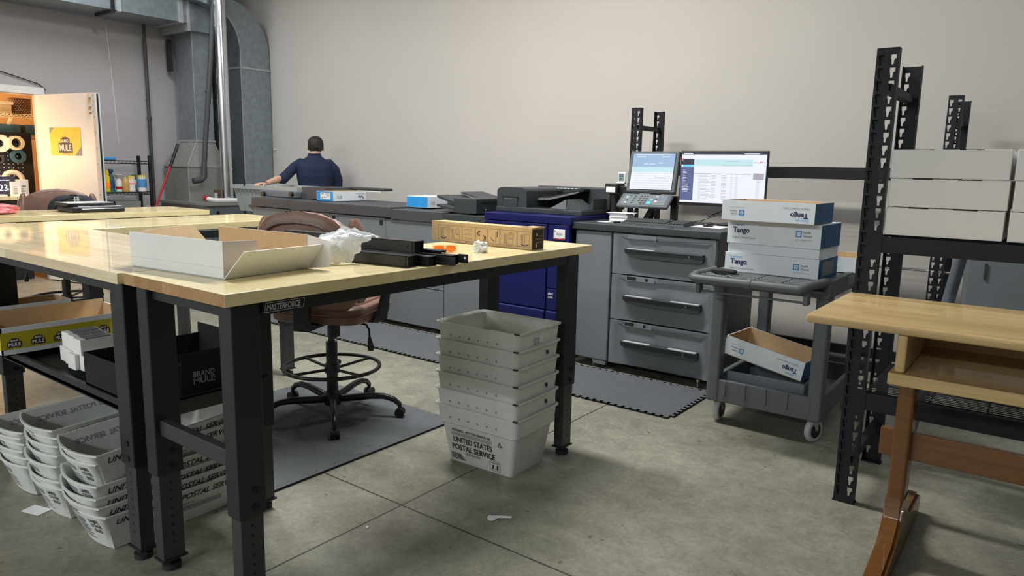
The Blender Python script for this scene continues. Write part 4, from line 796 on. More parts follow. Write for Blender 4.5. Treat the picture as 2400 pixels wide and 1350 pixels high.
# ================================================================== utility cart
ct = thing('utility_cart', 'gray plastic utility cart carrying paper cartons', 'cart', (-1.2, 4.3, 0))
cx0, cx1, cy0, cy1 = -1.50, -.88, 3.87, 4.75
def basin(b, x0, x1, y0, y1, z0, z1, w_, m='cart'):
    b.box(x0+.004, x1-.004, y0+.004, y1-.004, z0+.002, z0+.02, m); b.box(x0, x1, y0, y0+w_, z0, z1, m, .006); b.box(x0, x1, y1-w_, y1, z0, z1, m, .006); b.box(x0+.001, x0+w_, y0+w_*.5, y1-w_*.5, z0+.001, z1-.001, m, .006); b.box(x1-w_, x1-.001, y0+w_*.5, y1-w_*.5, z0+.001, z1-.001, m, .006)
b = MB(); basin(b, cx0, cx1, cy0, cy1, .135, .265, .03)
for k in range(5): b.box(cx0+.09+k*.115, cx0+.11+k*.115, cy0-.008, cy0+.01, .17, .262, 'cart', .003)
part('lower_tray', b, ct)
b = MB(); basin(b, cx0-.005, cx1+.005, cy0-.03, cy1, .80, .895, .035); b.box(cx0, cx1, cy0, cy1-.02, .85, .88, 'cart')
part('upper_tray', b, ct)
hx = -.925
b = MB(); b.prism([(cx0, cy0, .82), (cx0+.02, cy0-.28, .86), (hx-.02, cy0-.28, .86), (cx1, cy0, .82)], (0, 0, .012), 'cart')
b.tube([(cx0-.0, cy0-.0, .885), (cx0-.015, cy0-.22, .885), (cx0-.005, cy0-.285, .880), (cx0+.01, cy0-.30, .875), (hx-.035, cy0-.30, .875), (hx-.018, cy0-.285, .88), (hx-.01, cy0-.22, .885), (cx1-.02, cy0, .885)], .024, 'cart', 12)
for y in (.05, .10, .15, .205): b.box(cx0+.0, hx-.01, cy0-y-.012, cy0-y+.012, .862, .892, 'cart', .004)
for x in (-1.35, -1.21, -1.07): b.box(x-.012, x+.012, cy0-.29, cy0, .862, .894, 'cart', .004)
b.cyl((-1.21, cy0-.30, .875), (-1.19, cy0-.30, .875), .027, 'cart', 14)
b.box(cx0-.005, cx0+.02, cy0-.25, cy0-.2, .79, .87, 'cart', .005); b.box(hx-.025, hx, cy0-.25, cy0-.2, .79, .87, 'cart', .005); b.cyl((cx0, cy0-.22, .80), (hx, cy0-.22, .80), .006, 'cart', 8)
part('handle', b, ct)
for x in (cx0-.006, cx1-.069):
    for y in (cy0-.006, cy1-.074):
        b = MB(); b.box(x, x+.075, y, y+.08, .13, .855, 'cart', .015); part('leg', b, ct)
b = MB(); b.box(cx1+.001, cx1+.01, 4.2, 4.5, .83, .88, 'panel_gray', .002); part('name_plate', b, ct)
for x, y, a in ((-1.45, 3.93, 0), (-.93, 3.93, .35), (-1.45, 4.68, 0), (-.93, 4.68, 0)):
    d = V((math.sin(a), math.cos(a), 0)); n = V((math.cos(a), -math.sin(a), 0)); c = V((x, y, .065))+d*.02
    b = MB(); pr = [(.028, -.015), (.058, -.016), (.065, -.010), (.065, .010), (.058, .016), (.028, .015)]
    rings = [[c+n*t_+(d*math.cos(2*PI*k/20)+V((0, 0, 1))*math.sin(2*PI*k/20))*r_ for k in range(20)] for r_, t_ in pr]
    b.loft(rings, 'wheel'); cs = part('caster', b, ct)
    b = MB(); b.cyl(c-n*.017, c+n*.017, .042, 'black', 16); part('hub', b, cs); b = MB(); b.prism([c+n*.02+d*.012, c+n*.02-d*.012, c+n*.02-d*.045+V((0, 0, .078)), c+n*.02+d*.005+V((0, 0, .078))], n*.003, 'chrome'); b.prism([c-n*.02+d*.012, c-n*.02-d*.012, c-n*.02-d*.045+V((0, 0, .078)), c-n*.02+d*.005+V((0, 0, .078))], -n*.003, 'chrome'); b.cyl(c-d*.02+V((0, 0, .066)), c-d*.02+V((0, 0, .069)), .03, 'chrome', 12); part('fork', b, cs)
b = MB(); b.box(-1.44, -1.36, 3.70, 3.78, .893, .9, 'black_matte'); b.sell((-1.40, 3.74, .905), (.07, .03, .012), 'black_matte'); solo('glove', b, 'black glove lying on the cart handle by the cartons', 'glove')
b = MB(); basin(b, -1.41, -.98, 3.925, 4.30, .157, .312, .010, 'furnace_blue'); solo('metal_bin', b, 'low gray open bin on the lower shelf of the cart', 'bin')
# cartons on the cart
paper_box('bottom printed carton of the stack on the cart, with a labelled blue end', (-1.188, 4.02, .882), -.04, .50, .33, .115, group='cartons stacked on the cart', endlabel=True)
paper_box('thin blank carton third from the top of the stack on the cart', (-1.185, 4.025, .998), -.035, .485, .33, .05, group='cartons stacked on the cart', end=None, plain=True)
paper_box('second carton from the top on the cart, print upright, blue end with painted shade', (-1.185, 4.02, 1.049), -.04, .495, .34, .125, group='cartons stacked on the cart')
paper_box('top open carton of the cart stack, print upside down', (-1.20, 3.93, 1.176), -.02, .48, .33, .108, True, True, group='cartons stacked on the cart')
paper_box('plain open carton behind the stack on the cart', (-.99, 4.50, .882), .0, .24, .34, .09, True, group='cartons stacked on the cart', end=None, plain=True)
q = paper_box('tipped open carton on the lower shelf of the cart, print upside down', (-1.215, 4.14, .285), -.03, .46, .32, .11, True, True, group=None)
q.rotation_euler = (0, .17, -.08); q.location = (-1.225, 4.13, .355)

# ================================================================== oak computer desk at the right edge
dk = thing('oak_desk', 'light topped wooden desk on dark oak trestle legs at the right edge', 'desk', (.3, 2.95, 0))
b = MB(); b.box(-.67, 1.3, 2.61, 3.255, .908, .94, 'desk_wood', .012, seg=3); part('desktop', b, dk)
for x in (-.38, 1.0):
    b = MB(); b.box(x, x+.032, 2.635, 3.2, .776, .908, 'desk_wood', .008); part('side_panel', b, dk)
b = MB(); b.box(-.395, 1.05, 2.62, 3.2, .735, .776, 'desk_wood', .004); part('shelf', b, dk)
b = MB(); b.box(-.35, 1.0, 3.15, 3.17, .776, .845, 'desk_wood'); part('back_panel', b, dk)
for x in (-.395, .95):
    b = MB(); b.box(x, x+.058, 2.88, 2.99, .10, .735, 'desk_legs', .012); part('leg', b, dk)
    b = MB(); pr = [(2.50, 0), (3.38, 0), (3.38, .085), (3.33, .11), (3.12, .11), (3.02, .16), (2.99, .25), (2.88, .25), (2.86, .16), (2.78, .10), (2.52, .05)]
    tb = bmesh.new(); vs = [tb.verts.new((x-.004, y, z)) for y, z in pr]; f = tb.faces.new(vs); g = bmesh.ops.extrude_face_region(tb, geom=[f]); bmesh.ops.translate(tb, verts=[v for v in g['geom'] if isinstance(v, bmesh.types.BMVert)], vec=(.066, 0, 0))
    bmesh.ops.bevel(tb, geom=list(tb.edges), offset=.012, segments=2, affect='EDGES'); b.merge(tb, 'desk_legs'); part('trestle_foot', b, dk)
b = MB(); b.box(-.445, 1.1, 2.93, 2.955, .38, .487, 'desk_legs', .004); part('stretcher', b, dk)

# ================================================================== postal tubs
def ringr(w, d, z, rad, n=5, cx=0, cy=0):
    out = []
    for qx, qy, a0 in ((1, 1, 0), (-1, 1, PI/2), (-1, -1, PI), (1, -1, 3*PI/2)):
        for k in range(n+1):
            a = a0+PI/2*k/n; out.append(V((cx+qx*(w/2-rad)+rad*math.cos(a), cy+qy*(d/2-rad)+rad*math.sin(a), z)))
    return out
def tub_parts(t):
    b = MB(); H = .295; T = .004
    prof = [(.375, .275, 0), (.44, .33, .195), (.462, .35, .203), (.478, .362, .287), (.494, .376, .288), (.496, .378, .295), (.486, .368, H), (.468, .352, .285), (.452, .340, .203), (.43, .32, .193), (.367, .267, .006)]
    b.loft([ringr(w_, d_, z, .028 if z > .1 else .02) for w_, d_, z in prof], 'tub')
    o = part('body', b, t, local=True)
    for sx in (-1, 1):
        c = MB(); c.box(sx*.24-.06, sx*.24+.06, -.055, .055, .222, .262, 'tub', .008); co = c.build('cut'); boolean(o, co)
    b = MB()
    for k in range(6):
        b.disc((-.15+k*.055, -.178, .235), (0, -1, 0), .005, 'gray_ink', 8, off=.0015)
    part('dimples', b, t, local=True)
    b = MB()
    for sx in (1,): b.box(sx*.236-.012, sx*.236+.012, -.1815-.008, -.1815+.004, .2925, .2985, 'black', .001)
    part('corner_mark', b, t, local=True)
    return t
def tub_face(b):
    # lower front wall leans: build a frame on it
    p0 = V((-.19, -.1375, 0)); u = (V((0, -.165, .195))-V((0, -.1375, 0))).normalized(); r = V((1, 0, 0)); n = r.cross(u)
    o = V((-.1875, -.1395, 0)); 
    def tx(s_, x, y, w_, h_, bold=0): b.text(s_, o+r*x+u*y, r, u, w_, h_, 'ink', bold=bold)
    tx('WARNING - NOT FOR PRIVATE USE', .035, .166, .235, .013, .02)
    for k in range(2): b.rect(o, r, u, .03, .275, .149+k*.007, .153+k*.007, 'gray_ink', .0012)
    b.rect(o, r, u, .03, .275, .144, .1455, 'ink')
    tx('UNITED STATES', .04, .108, .235, .030, .02); tx('POSTAL SERVICE', .03, .068, .26, .030, .02); tx('FOR MAIL ONLY', .115, .05, .09, .012)
    for k in range(4): b.rect(o, r, u, .02, .11-.01*k, .018+k*.008, .0225+k*.008, 'ink')
    for a, c_, e, f in ((.255, .315, .012, .0135), (.255, .315, .062, .0635), (.255, .2565, .012, .0635), (.3135, .315, .012, .0635)): b.rect(o, r, u, a, c_, e, f, 'ink')
    b.rect(o, r, u, .262, .308, .052, .055, 'ink'); b.poly([o+r*x+u*y+n*.0015 for x, y in ((.27, .02), (.276, .02), (.28, .045), (.272, .04))], 'ink'); b.poly([o+r*x+u*y+n*.0015 for x, y in ((.295, .02), (.302, .018), (.306, .045), (.298, .044))], 'ink')
    for a, c_, e, f in ((.262, .275, .02, .022), (.285, .3, .02, .022)): b.rect(o, r, u, a, c_, e, f, 'ink')
    tri = [(.31, .145), (.335, .145), (.3225, .17)]
    for i in range(3):
        a, c_ = V(tri[i]), V(tri[(i+1) % 3]); d_ = (c_-a).normalized(); nn = V((-d_.y, d_.x))*.003
        b.poly([o+r*q[0]+u*q[1]+n*.0015 for q in (a, c_, c_+nn, a+nn)], 'ink')
TC = (-2.085, 2.66); pos = ['lowest postal tub of the stack, lettered face fully showing', 'second postal tub from the floor in the stack', 'third postal tub from the floor in the stack', 'fourth postal tub from the floor in the stack', 'fifth postal tub from the floor, just below the top one', 'topmost postal tub of the stack, open and empty']
t0 = thing('postal_tub', pos[0], 'tub', TC+(0,), .035, 'nested white postal tubs'); tub_parts(t0)
for k in range(1, 6):
    dup(t0, (TC[0]+random.uniform(-.003, .003), TC[1]+random.uniform(-.003, .003), .081*k), (0, 0, .035+random.uniform(-.01, .01)), pos[k])
tubs = [o for o in COL.objects if o.name.startswith('postal_tub')]
b = MB(); tub_face(b); part('lettering', b, t0, local=True)
for k, tb_ in enumerate(tubs):
    if k in (1, 2, 4):   # black dots on the right ends
        b = MB(); b.disc((.2365, .07, .25), (1, 0, .2), .011, 'ink', 14, off=.003); part('dot', b, tb_, local=True)
b = MB(); n_ = V((1, 0, -.2)).normalized()
b.poly([V((.2375+(z-.25)*.18, y, z)) for y, z in ((-.09, .215), (.05, .215), (.02, .262), (-.02, .262))], 'paper')
for k in range(4): b.poly([V((.239+(z-.25)*.18, y, z)) for y, z in ((-.05, .222+k*.009), (.0, .222+k*.009), (.0, .226+k*.009), (-.05, .226+k*.009))], 'gray_ink')
part('address_label', b, tubs[5], local=True)

# ================================================================== long postal trays with bowed ends
def tring(w_, l, z, bow, n=8, T=0):
    out = [V((w_/2, -l/2, z))]
    out = []
    for k in range(n+1):
        x = -w_/2+w_*k/n; out.append(V((x, -l/2-bow*(1-(2*x/w_)**2), z)))
    for k in range(n+1):
        x = w_/2-w_*k/n; out.append(V((x, l/2+bow*(1-(2*x/w_)**2), z)))
    return out
def tray_mesh():
    b = MB(); H = .15; b.loft([tring(*q) for q in ((.235, .50, 0, .02), (.312, .575, H-.008, .035), (.318, .581, H-.006, .036), (.318, .581, H, .036), (.308, .571, H, .034), (.228, .493, .005, .02))], 'tray'); return b
def tray_text(b, end=True, txt='UNITED STATES POSTAL SERVICE'):
    r = V((0, 1, 0)); u = V((.0385, 0, .15)).normalized(); o = V((.1195, -.25, 0)); b.text(txt, o+r*.0+u*.108, r, u, .50, .026, 'ink', shear=.25, bold=.015)
    b.rect(o, r, u, .20, .30, .085, .089, 'gray_ink', .0015)
    for k in range(4): b.rect(o, r, u, .06, .42, .055+k*.006, .0575+k*.006, 'gray_ink', .0015)
    # inner far wall, text seen through from the other side (mirrored)
    r2 = V((0, 1, 0)); u2 = V((-.0385, 0, .15)).normalized(); vs, ps = glyphs(txt, .25, .01); i = b.mi('gray_ink')
    bv = [b.bm.verts.new(V((-.113, -.24, 0))+r2*(.46*(1-x))+u2*(.10+.022*y)) for x, y in vs]
    for p in ps: f = b.bm.faces.new([bv[k] for k in p]); f.material_index = i
    for k in range(13): b.rect((-.1125, -.25, 0), r2, u2, 0, .50, .022+k*.006, .0225+k*.006, 'gray_ink', .001)
def ep(x, z):
    w_ = .235+.083*z/.15; return V((x, -(.25+.0375*z/.15+(.02+.016*z/.15)*(1-min(1, (2*x/w_)**2)))-.0025, z))
def end_text(b, s_, x, z, w_, h_, m, bold=0):
    vs, ps = glyphs(s_, 0, bold); i = b.mi(m); bv = [b.bm.verts.new(ep(x+w_*a, z+h_*c)) for a, c in vs]
    for p in ps: f = b.bm.faces.new([bv[k] for k in p]); f.material_index = i
def end_bar(b, x0, x1, z0, z1, m): b.loft([[ep(x0+(x1-x0)*k/6, z) for k in range(7)] for z in (z0, z1)], m, cap=False, closed=False)
def tray_end(b):
    for k in range(6): end_bar(b, -.04, .045-.012*(k % 2), .03+k*.010, .0335+k*.010, 'gray_ink')
    end_bar(b, -.035, .03, .098, .118, 'gray_ink'); end_bar(b, -.12, -.09, .09, .12, 'gray_ink')
proto = thing('postal_tray', 'x', 'tray', (0, 0, 0), 0, 'nested long postal trays under the left workbench'); part('body', tray_mesh(), proto, local=True)
b = MB(); tray_text(b); part('lettering', b, proto, local=True); b = MB(); tray_end(b); part('end_print', b, proto, local=True)
later = []
ORD = ['lowest', 'second from the floor', 'third from the floor', 'fourth from the floor', 'fifth from the floor', 'sixth from the floor', 'seventh from the floor']
for si, (nm, x, zs) in enumerate((('left stack at the photo edge', -3.475, (0, .033, .066, .10, .125, .15)), ('middle stack', -3.13, (0, .034, .065, .10, .14, .18, .214, .25)), ('front stack by the table leg', -2.775, (0, .038, .072, .12, .205, .242)))):
    for k, zz in enumerate(zs):
        lab = 'white postal tray, %s of the %s' % ('topmost' if k == len(zs)-1 else ORD[k], nm)
        rx = (.003, .006, .010)[si]*k
        rot = (rx, random.uniform(-.008, .008), random.uniform(-.02, .02)); loc = (x+random.uniform(-.008, .008), 1.335+random.uniform(-.01, .008), .002+zz+.25*math.sin(rx))
        tr = proto
        if si == 0 and k == 0: proto['label'] = lab; proto.location = loc; proto.rotation_euler = rot
        else: tr = dup(proto, loc, rot, lab)
        if (si, k) in ((2, 4), (2, 0), (1, 0), (2, 3)):
            b = MB()
            for i, (s_, w_) in enumerate((('LABEL', .052), ('OTHER', .054), ('END', .036))): end_text(b, s_, .060+(.01 if i == 2 else 0), .110-.021*i, w_, .016, 'ink', .02)
            later.append((b, tr))
for b, tr in later: part('end_lettering', b, tr, local=True)
b = MB(); b.box(-.05, .05, -.03, .03, 0, .002, 'paper'); o_ = solo('paper_scrap', b, 'white slip of paper on the floor by the long trays', 'paper', org=(0, 0, 0)); o_.location = (-3.20, 1.03, .001); o_.rotation_euler = (0, 0, .3)
b = MB(); tp = [(-.055, -.006, 0), (-.045, -.030, .003), (-.03, -.026, .001), (-.01, -.008, .004), (.045, -.006, .002), (.048, .010, .001), (.0, .012, .004), (-.05, .018, .002)]; b.loft([[V(p) for p in tp], [V((p[0], p[1], p[2]+.0012)) for p in tp]], 'paper'); o_ = solo('torn_paper', b, 'torn white paper scrap alone on the concrete in front of the tubs', 'paper', org=(0, 0, 0)); o_.location = (-1.69, 2.19, .001); o_.rotation_euler = (0, 0, .7)
for x, y, lab in ((-2.05, 1.79, 'tiny white crumb on the floor near the slab joint'), ):
    b = MB(); b.sell((x, y, .003), (.006, .006, .003), 'white'); solo('crumb', b, lab, 'crumb')

# ================================================================== things on the lower shelf of the crosswise bench
SZ = .577
yb = thing('printed_carton', 'long open yellow and white printed carton on the lower shelf', 'box', (-3.725, 1.355, SZ), PI/2)
YL, YD, YH = .57, .34, .125
b = MB(); b.box(-YL/2, YL/2, -YD/2, -YD/2+.006, 0, YH, 'carton'); b.box(-YL/2, YL/2, YD/2-.006, YD/2, 0, YH, 'carton'); b.box(-YL/2, -YL/2+.006, -YD/2, YD/2, 0, YH, 'carton'); b.box(YL/2-.006, YL/2, -YD/2, YD/2, 0, YH, 'carton'); b.box(-YL/2, YL/2, -YD/2, YD/2, 0, .005, 'carton_in')
b.box(-YL/2+.006, YL/2-.006, YD/2-.008, YD/2-.0055, .005, YH+.02, 'carton_in'); b.box(-YL/2+.006, -YL/2+.008, -YD/2+.006, YD/2-.006, .005, YH, 'carton_in'); b.box(YL/2-.008, YL/2-.0055, -YD/2+.006, YD/2-.006, .005, YH, 'carton_in'); b.box(-YL/2+.006, YL/2-.006, -YD/2+.0055, -YD/2+.008, .005, YH-.002, 'carton_in'); part('carton', b, yb, local=True)
b = MB(); b.rect((-YL/2, -YD/2, 0), (1, 0, 0), (0, 0, 1), 0, YL, .028, .103, 'yellow_print'); b.rect((-YL/2, YD/2, 0), (0, -1, 0), (0, 0, 1), 0, YD, .028, .103, 'yellow_print')
for k in range(6): mule_mark(b, (-YL/2+.018+k*.092, -YD/2-.001, .036), (1, 0, 0), (0, 0, 1), .062, .06)
mule_mark(b, (-YL/2-.001, .02, .038), (0, -1, 0), (0, 0, 1), .07, .062)
part('print', b, yb, local=True)
paper_box('open upside down printed carton behind the yellow carton on the lower shelf', (-4.03, 1.27, SZ), PI/2, .46, .20, .155, True, True, endside=0)
for k, (x, y, z, lab) in enumerate(((-3.30, 1.235, 0, 'lower row, leftmost'), (-3.225, 1.225, 0, 'lower row, second from the left'), (-3.148, 1.205, 0, 'lower row, third from the left, jutting forward'), (-3.07, 1.22, 0, 'lower row, right end next to the black plate'), (-3.27, 1.235, .066, 'upper row, left'), (-3.193, 1.225, .066, 'upper row, second from the left'), (-3.11, 1.215, .066, 'upper row, third from the left'))):
    b = MB(); b.box(x-.036, x+.036, y-.02, y+.11, SZ+z, SZ+z+.064, 'white', .001)
    if z: b.box(x-.03, x+.035, y+.0, y+.10, SZ+z+.0645, SZ+z+.067, 'panel_gray')
    solo('small_white_box', b, 'small white box on the lower shelf, '+lab, 'box', 'little white boxes by the yellow carton')
bp = thing('black_plate', 'black sheet metal bin with a faint gray emblem on the lower shelf', 'bin', (-2.72, 1.35, SZ))
b = MB(); b.box(-2.90, -2.60, 1.135, 1.14, SZ, SZ+.125, 'hole'); b.box(-2.90, -2.895, 1.135, 1.60, SZ, SZ+.125, 'hole'); b.box(-2.90, -2.5, 1.595, 1.60, SZ, SZ+.17, 'hole'); b.box(-2.90, -2.46, 1.135, 1.64, SZ-.001, SZ+.006, 'rack_black')
b.box(-2.50, -2.495, 1.30, 1.60, SZ, SZ+.15, 'hole'); part('sheet', b, bp)
b = MB(); b.text('BRAND', (-2.494, 1.345, SZ+.055), (0, 1, 0), (0, 0, 1), .085, .022, 'gray_ink', bold=.02); b.text('MULE', (-2.494, 1.345, SZ+.028), (0, 1, 0), (0, 0, 1), .085, .024, 'gray_ink', bold=.02); part('lettering', b, bp)

# ================================================================== things on the near workbench
TZ = 1.0605
bx = thing('mailer_carton', 'large open white mailer box with its front flap folded down on the near workbench', 'box', (-2.33, 1.38, TZ))
A, B_, C_, D_ = V((-2.065, 1.23, TZ)), V((-2.561, 1.18, TZ)), V((-2.60, 1.54, TZ)), V((-2.10, 1.575, TZ)); up = V((0, 0, .12))
def panel(b, pts, n, mo='carton_white', mi_='carton_in', t=.004):
    n = V(n).normalized()*t; a = [V(p) for p in pts]; b.loft([a, [p+n for p in a]], mo, cap=False); b.poly(a, mo); b.poly([p+n for p in a], mi_)
b = MB(); panel(b, [A, B_, C_, D_], (0, 0, 1)); part('bottom', b, bx)
b = MB(); panel(b, [A, A+up, B_+up, B_], (0, 1, 0)); b.tube([A+V((0, -.001, .036)), B_+V((0, -.001, .036))], .0008, 'carton', 4); part('near_wall', b, bx)
b = MB(); panel(b, [C_, C_+up, D_+up, D_], (0, -1, 0)); part('far_wall', b, bx)
lean = V((-.165, -.0, 0)); b = MB(); panel(b, [B_, B_+up*.98+V((-.005, 0, 0)), C_+up*.98+lean+V((0, -.02, 0)), C_], (1, 0, 0)); part('left_wall', b, bx)
for (p, q) in ((A, D_), (D_, A), (C_, B_)):
    d = (q-p).normalized(); b = MB()
    if p is D_: d2 = V((.10, .02, 0)); pts = [D_, D_+up, D_+up*.85+d2, D_+d2+up*.1]
    elif p is A: pts = [A, A+up, A+up*.96+d*.13, A+d*.13+V((0, 0, .003))]
    else: pts = [C_+V((.0, -.004, .004)), C_+up+V((.0, -.004, 0)), C_+up*1.0+V((-.172, -.022, .004)), C_+V((-.03, -.008, .004))]
    if p is C_: panel(b, pts, (0, -1, 0))
    else: panel(b, pts, (-1, 0, 0)); part('dust_flap', b, bx)
b = MB(); o1 = V((-2.005+.0, 1.249+.02, 1.15)); o2 = V((-2.028, 1.60, 1.15)); panel(b, [A+V((.002, 0, .001)), o1, o2, D_+V((.002, 0, .001))], (-1, 0, .3)); part('front_flap', b, bx)

bb = thing('brown_carton', 'long narrow brown cardboard box with printed pictograms at the far end of the near workbench', 'box', (-2.2, 2.69, TZ))
b = MB(); b.box(-2.509, -1.887, 2.64, 2.735, TZ, TZ+.098, 'kraft', .0015)
pts = []
for k in range(41): x = -2.509+.622*k/40; pts.append((x, 2.6385+(.0025 if k % 2 else -.0), TZ+.099))
for k in range(40): b.poly([V(pts[k]), V(pts[k+1]), V((pts[k+1][0], 2.66, TZ+.099)), V((pts[k][0], 2.66, TZ+.099))], 'kraft'); b.poly([V(pts[k]), V(pts[k+1]), V(pts[k+1])-V((0, 0, .006)), V(pts[k])-V((0, 0, .006))], 'kraft')
b.box(-1.955, -1.883, 2.65, 2.74, TZ+.098, TZ+.102, 'kraft'); part('carton', b, bb)
b = MB(); o = V((-2.509, 2.64, TZ)); r, u = V((1, 0, 0)), V((0, 0, 1))
def frame_(x0, x1, y0, y1, w_=.0012, m='kraft_ink'):
    for a, c_, e, f in ((x0, x1, y0, y0+w_), (x0, x1, y1-w_, y1), (x0, x0+w_, y0, y1), (x1-w_, x1, y0, y1)): b.rect(o, r, u, a, c_, e, f, m)
def arc(cx, cy, rr, a0, a1, w_=.002, m='kraft_ink', sy=1):
    p = [o+r*(cx+rr*math.cos(a))+u*(cy+sy*rr*math.sin(a))+V((0, -.0015, 0)) for a in [a0+(a1-a0)*k/10 for k in range(11)]]; q = [o+r*(cx+(rr-w_)*math.cos(a))+u*(cy+sy*(rr-w_)*math.sin(a))+V((0, -.0015, 0)) for a in [a0+(a1-a0)*k/10 for k in range(11)]]
    for k in range(10): b.poly([p[k], p[k+1], q[k+1], q[k]], m)
x = .045
for k, wd in enumerate((.075, .085, .085, .075, .075, .10, .085)):
    frame_(x, x+wd-.004, .012, .082); cx = x+wd/2
    if k in (0, 6): frame_(cx-.002, cx+.025, .02, .07); b.rect(o, r, u, cx-.02, cx-.006, .02, .07, 'kraft_ink', .0008) if False else None; arc(cx, .045, .03, -2.3, -.9, .004, 'navy_ink'); [b.rect(o, r, u, cx-.022, cx-.008, .022+j*.006, .0245+j*.006, 'kraft_ink') for j in range(8)]
    elif k in (1, 5): arc(cx+.012, .055, .018, 0, 2*PI, .0015); frame_(cx-.012, cx+.024, .016, .042); [b.rect(o, r, u, cx-.03, cx-.014, .02+j*.006, .0225+j*.006, 'kraft_ink') for j in range(8)]; arc(cx+.012, .055, .010, 0, 2*PI, .0015)
    elif k == 2: [frame_(cx-.025, cx+.02, y, y+.008) for y in (.022, .042, .062)]
    elif k == 3: arc(cx-.008, .055, .018, 2.2, 4.0, .003, 'navy_ink'); arc(cx+.0, .055, .018, 2.2, 4.0, .003, 'navy_ink'); arc(cx+.008, .035, .018, -.9, .9, .003, 'navy_ink'); arc(cx, .035, .018, -.9, .9, .003, 'navy_ink')
    else: arc(cx, .045, .02, 3.2, 4.9, .003, 'kraft_ink'); b.rect(o, r, u, cx+.018, cx+.0215, .045, .072, 'navy_ink'); frame_(cx+.01, cx+.014, .02, .07)
    x += wd
part('print', b, bb)
b = MB(); o = V((-1.887, 2.64, TZ)); r = V((0, 1, 0)); b.rect(o, r, u, .004, .091, .003, .092, 'kraft_dark', .001)
for y0, y1, z0, z1 in ((.03, .045, .062, .075), (.055, .08, .06, .062), (.025, .08, .048, .0495), (.03, .05, .03, .033), (.06, .075, .032, .035), (.028, .04, .01, .026)): b.rect(o, r, u, y0, y1, z0, z1, 'kraft', .0018)
part('end_label', b, bb)
# goggles
g = thing('safety_glasses', 'orange lensed safety glasses behind the black rails on the near workbench', 'glasses', (-2.12, 2.31, TZ), .9); g.scale = (.72, .72, .72)
for sx in (-1, 1):
    b = MB(); b.sell((sx*.036, -.022, .021), (.033, .010, .020), 'orange', .8, 20, 12); part('lens', b, g, local=True)
b = MB(); b.tube([(-.075, -.012, .036), (-.035, -.03, .04), (0, -.026, .038), (.035, -.03, .04), (.075, -.012, .036)], .003, 'orange', 6); b.tube([(-.075, -.012, .036), (-.07, .05, .03), (.03, .07, .006)], .0025, 'orange', 6); b.tube([(.075, -.012, .036), (.07, .05, .03), (-.03, .08, .006)], .0025, 'orange', 6); part('frame', b, g, local=True)
def crumple(name, c, rad, m, lab, cat, amp=.5, sc=18, sz=(1, 1, 1), nu=30, nv=18):
    b = MB(); rings = []
    for j in range(nv+1):
        ph = -PI/2+PI*j/nv; ph = max(min(ph, PI/2-.03), -PI/2+.03); r_ = []
        for i in range(nu):
            th_ = 2*PI*i/nu; d = V((math.cos(ph)*math.cos(th_), math.cos(ph)*math.sin(th_), math.sin(ph)))
            f = 1+amp*.7*NZ.noise(d*1.7+V(c)*3)+amp*.35*NZ.noise(d*3.4+V(c)*7); p = V(c)+V((d.x*rad*sz[0], d.y*rad*sz[1], d.z*rad*sz[2]))*f; p.z = max(p.z, c[2]-rad*sz[2]*.75); r_.append(p)
        rings.append(r_)
    b.loft(rings, m); return solo(name, b, lab, cat, smooth=25)
crumple('crumpled_wrap', (-2.0, 2.405, TZ+.02), .03, 'plastic_bag', 'small crumpled ball of white wrap on the near workbench', 'wrap', .8, sz=(1.1, 1.1, .9))
# black steel rails
def rail(lab, ex, ey, z, L, ang, w_=.055, h=.042, tabs=False, hollow=True):
    t = thing('steel_rail', lab, 'rail', (ex, ey, z), ang, 'black steel rails on the near workbench'); b = MB(); T = .003
    b.box(-L, 0, -w_/2, -w_/2+T, 0, h, 'black'); b.box(-L, 0, w_/2-T, w_/2, 0, h, 'black'); b.box(-L, 0, -w_/2, w_/2, h-T, h, 'black'); b.box(-L, 0, -w_/2, -w_/2+.012, 0, T, 'black'); b.box(-L, 0, w_/2-.012, w_/2, 0, T, 'black'); part('channel', b, t, local=True)
    b = MB(); b.disc((-.035, -w_/2, h*.55), (0, -1, 0), .004, 'hole'); b.box(-.012, -.008, -w_/2, w_/2, 0, h, 'hole')
    if tabs:
        b.box(0, .045, w_/2-.004, w_/2, .006, .04, 'black', .002); b.disc((.032, w_/2-.004, .026), (0, -1, 0), .005, 'white'); b.box(-.03, .02, -w_/2-.006, -w_/2, 0, .03, 'black')
    part('end_detail', b, t, local=True); return t
rail('lower front black rail sticking out from under the white plastic wrap', -1.862, 1.858, TZ, .62, .13)
rail('upper black rail lying across the others beside the plastic wrap', -1.895, 1.925, TZ+.043, .70, .10, h=.046)
rail('black rail in the middle with a shallow open end', -1.835, 1.935, TZ, .60, .12, h=.036, w_=.05)
rail('rear black rail whose hooked tab reaches closest to the table edge', -1.80, 2.02, TZ, .60, .14, h=.036, w_=.05, tabs=True)
rail('flat gray edged rail on top of the rear rails', -1.875, 2.035, TZ+.037, .45, .12, h=.010, w_=.045)
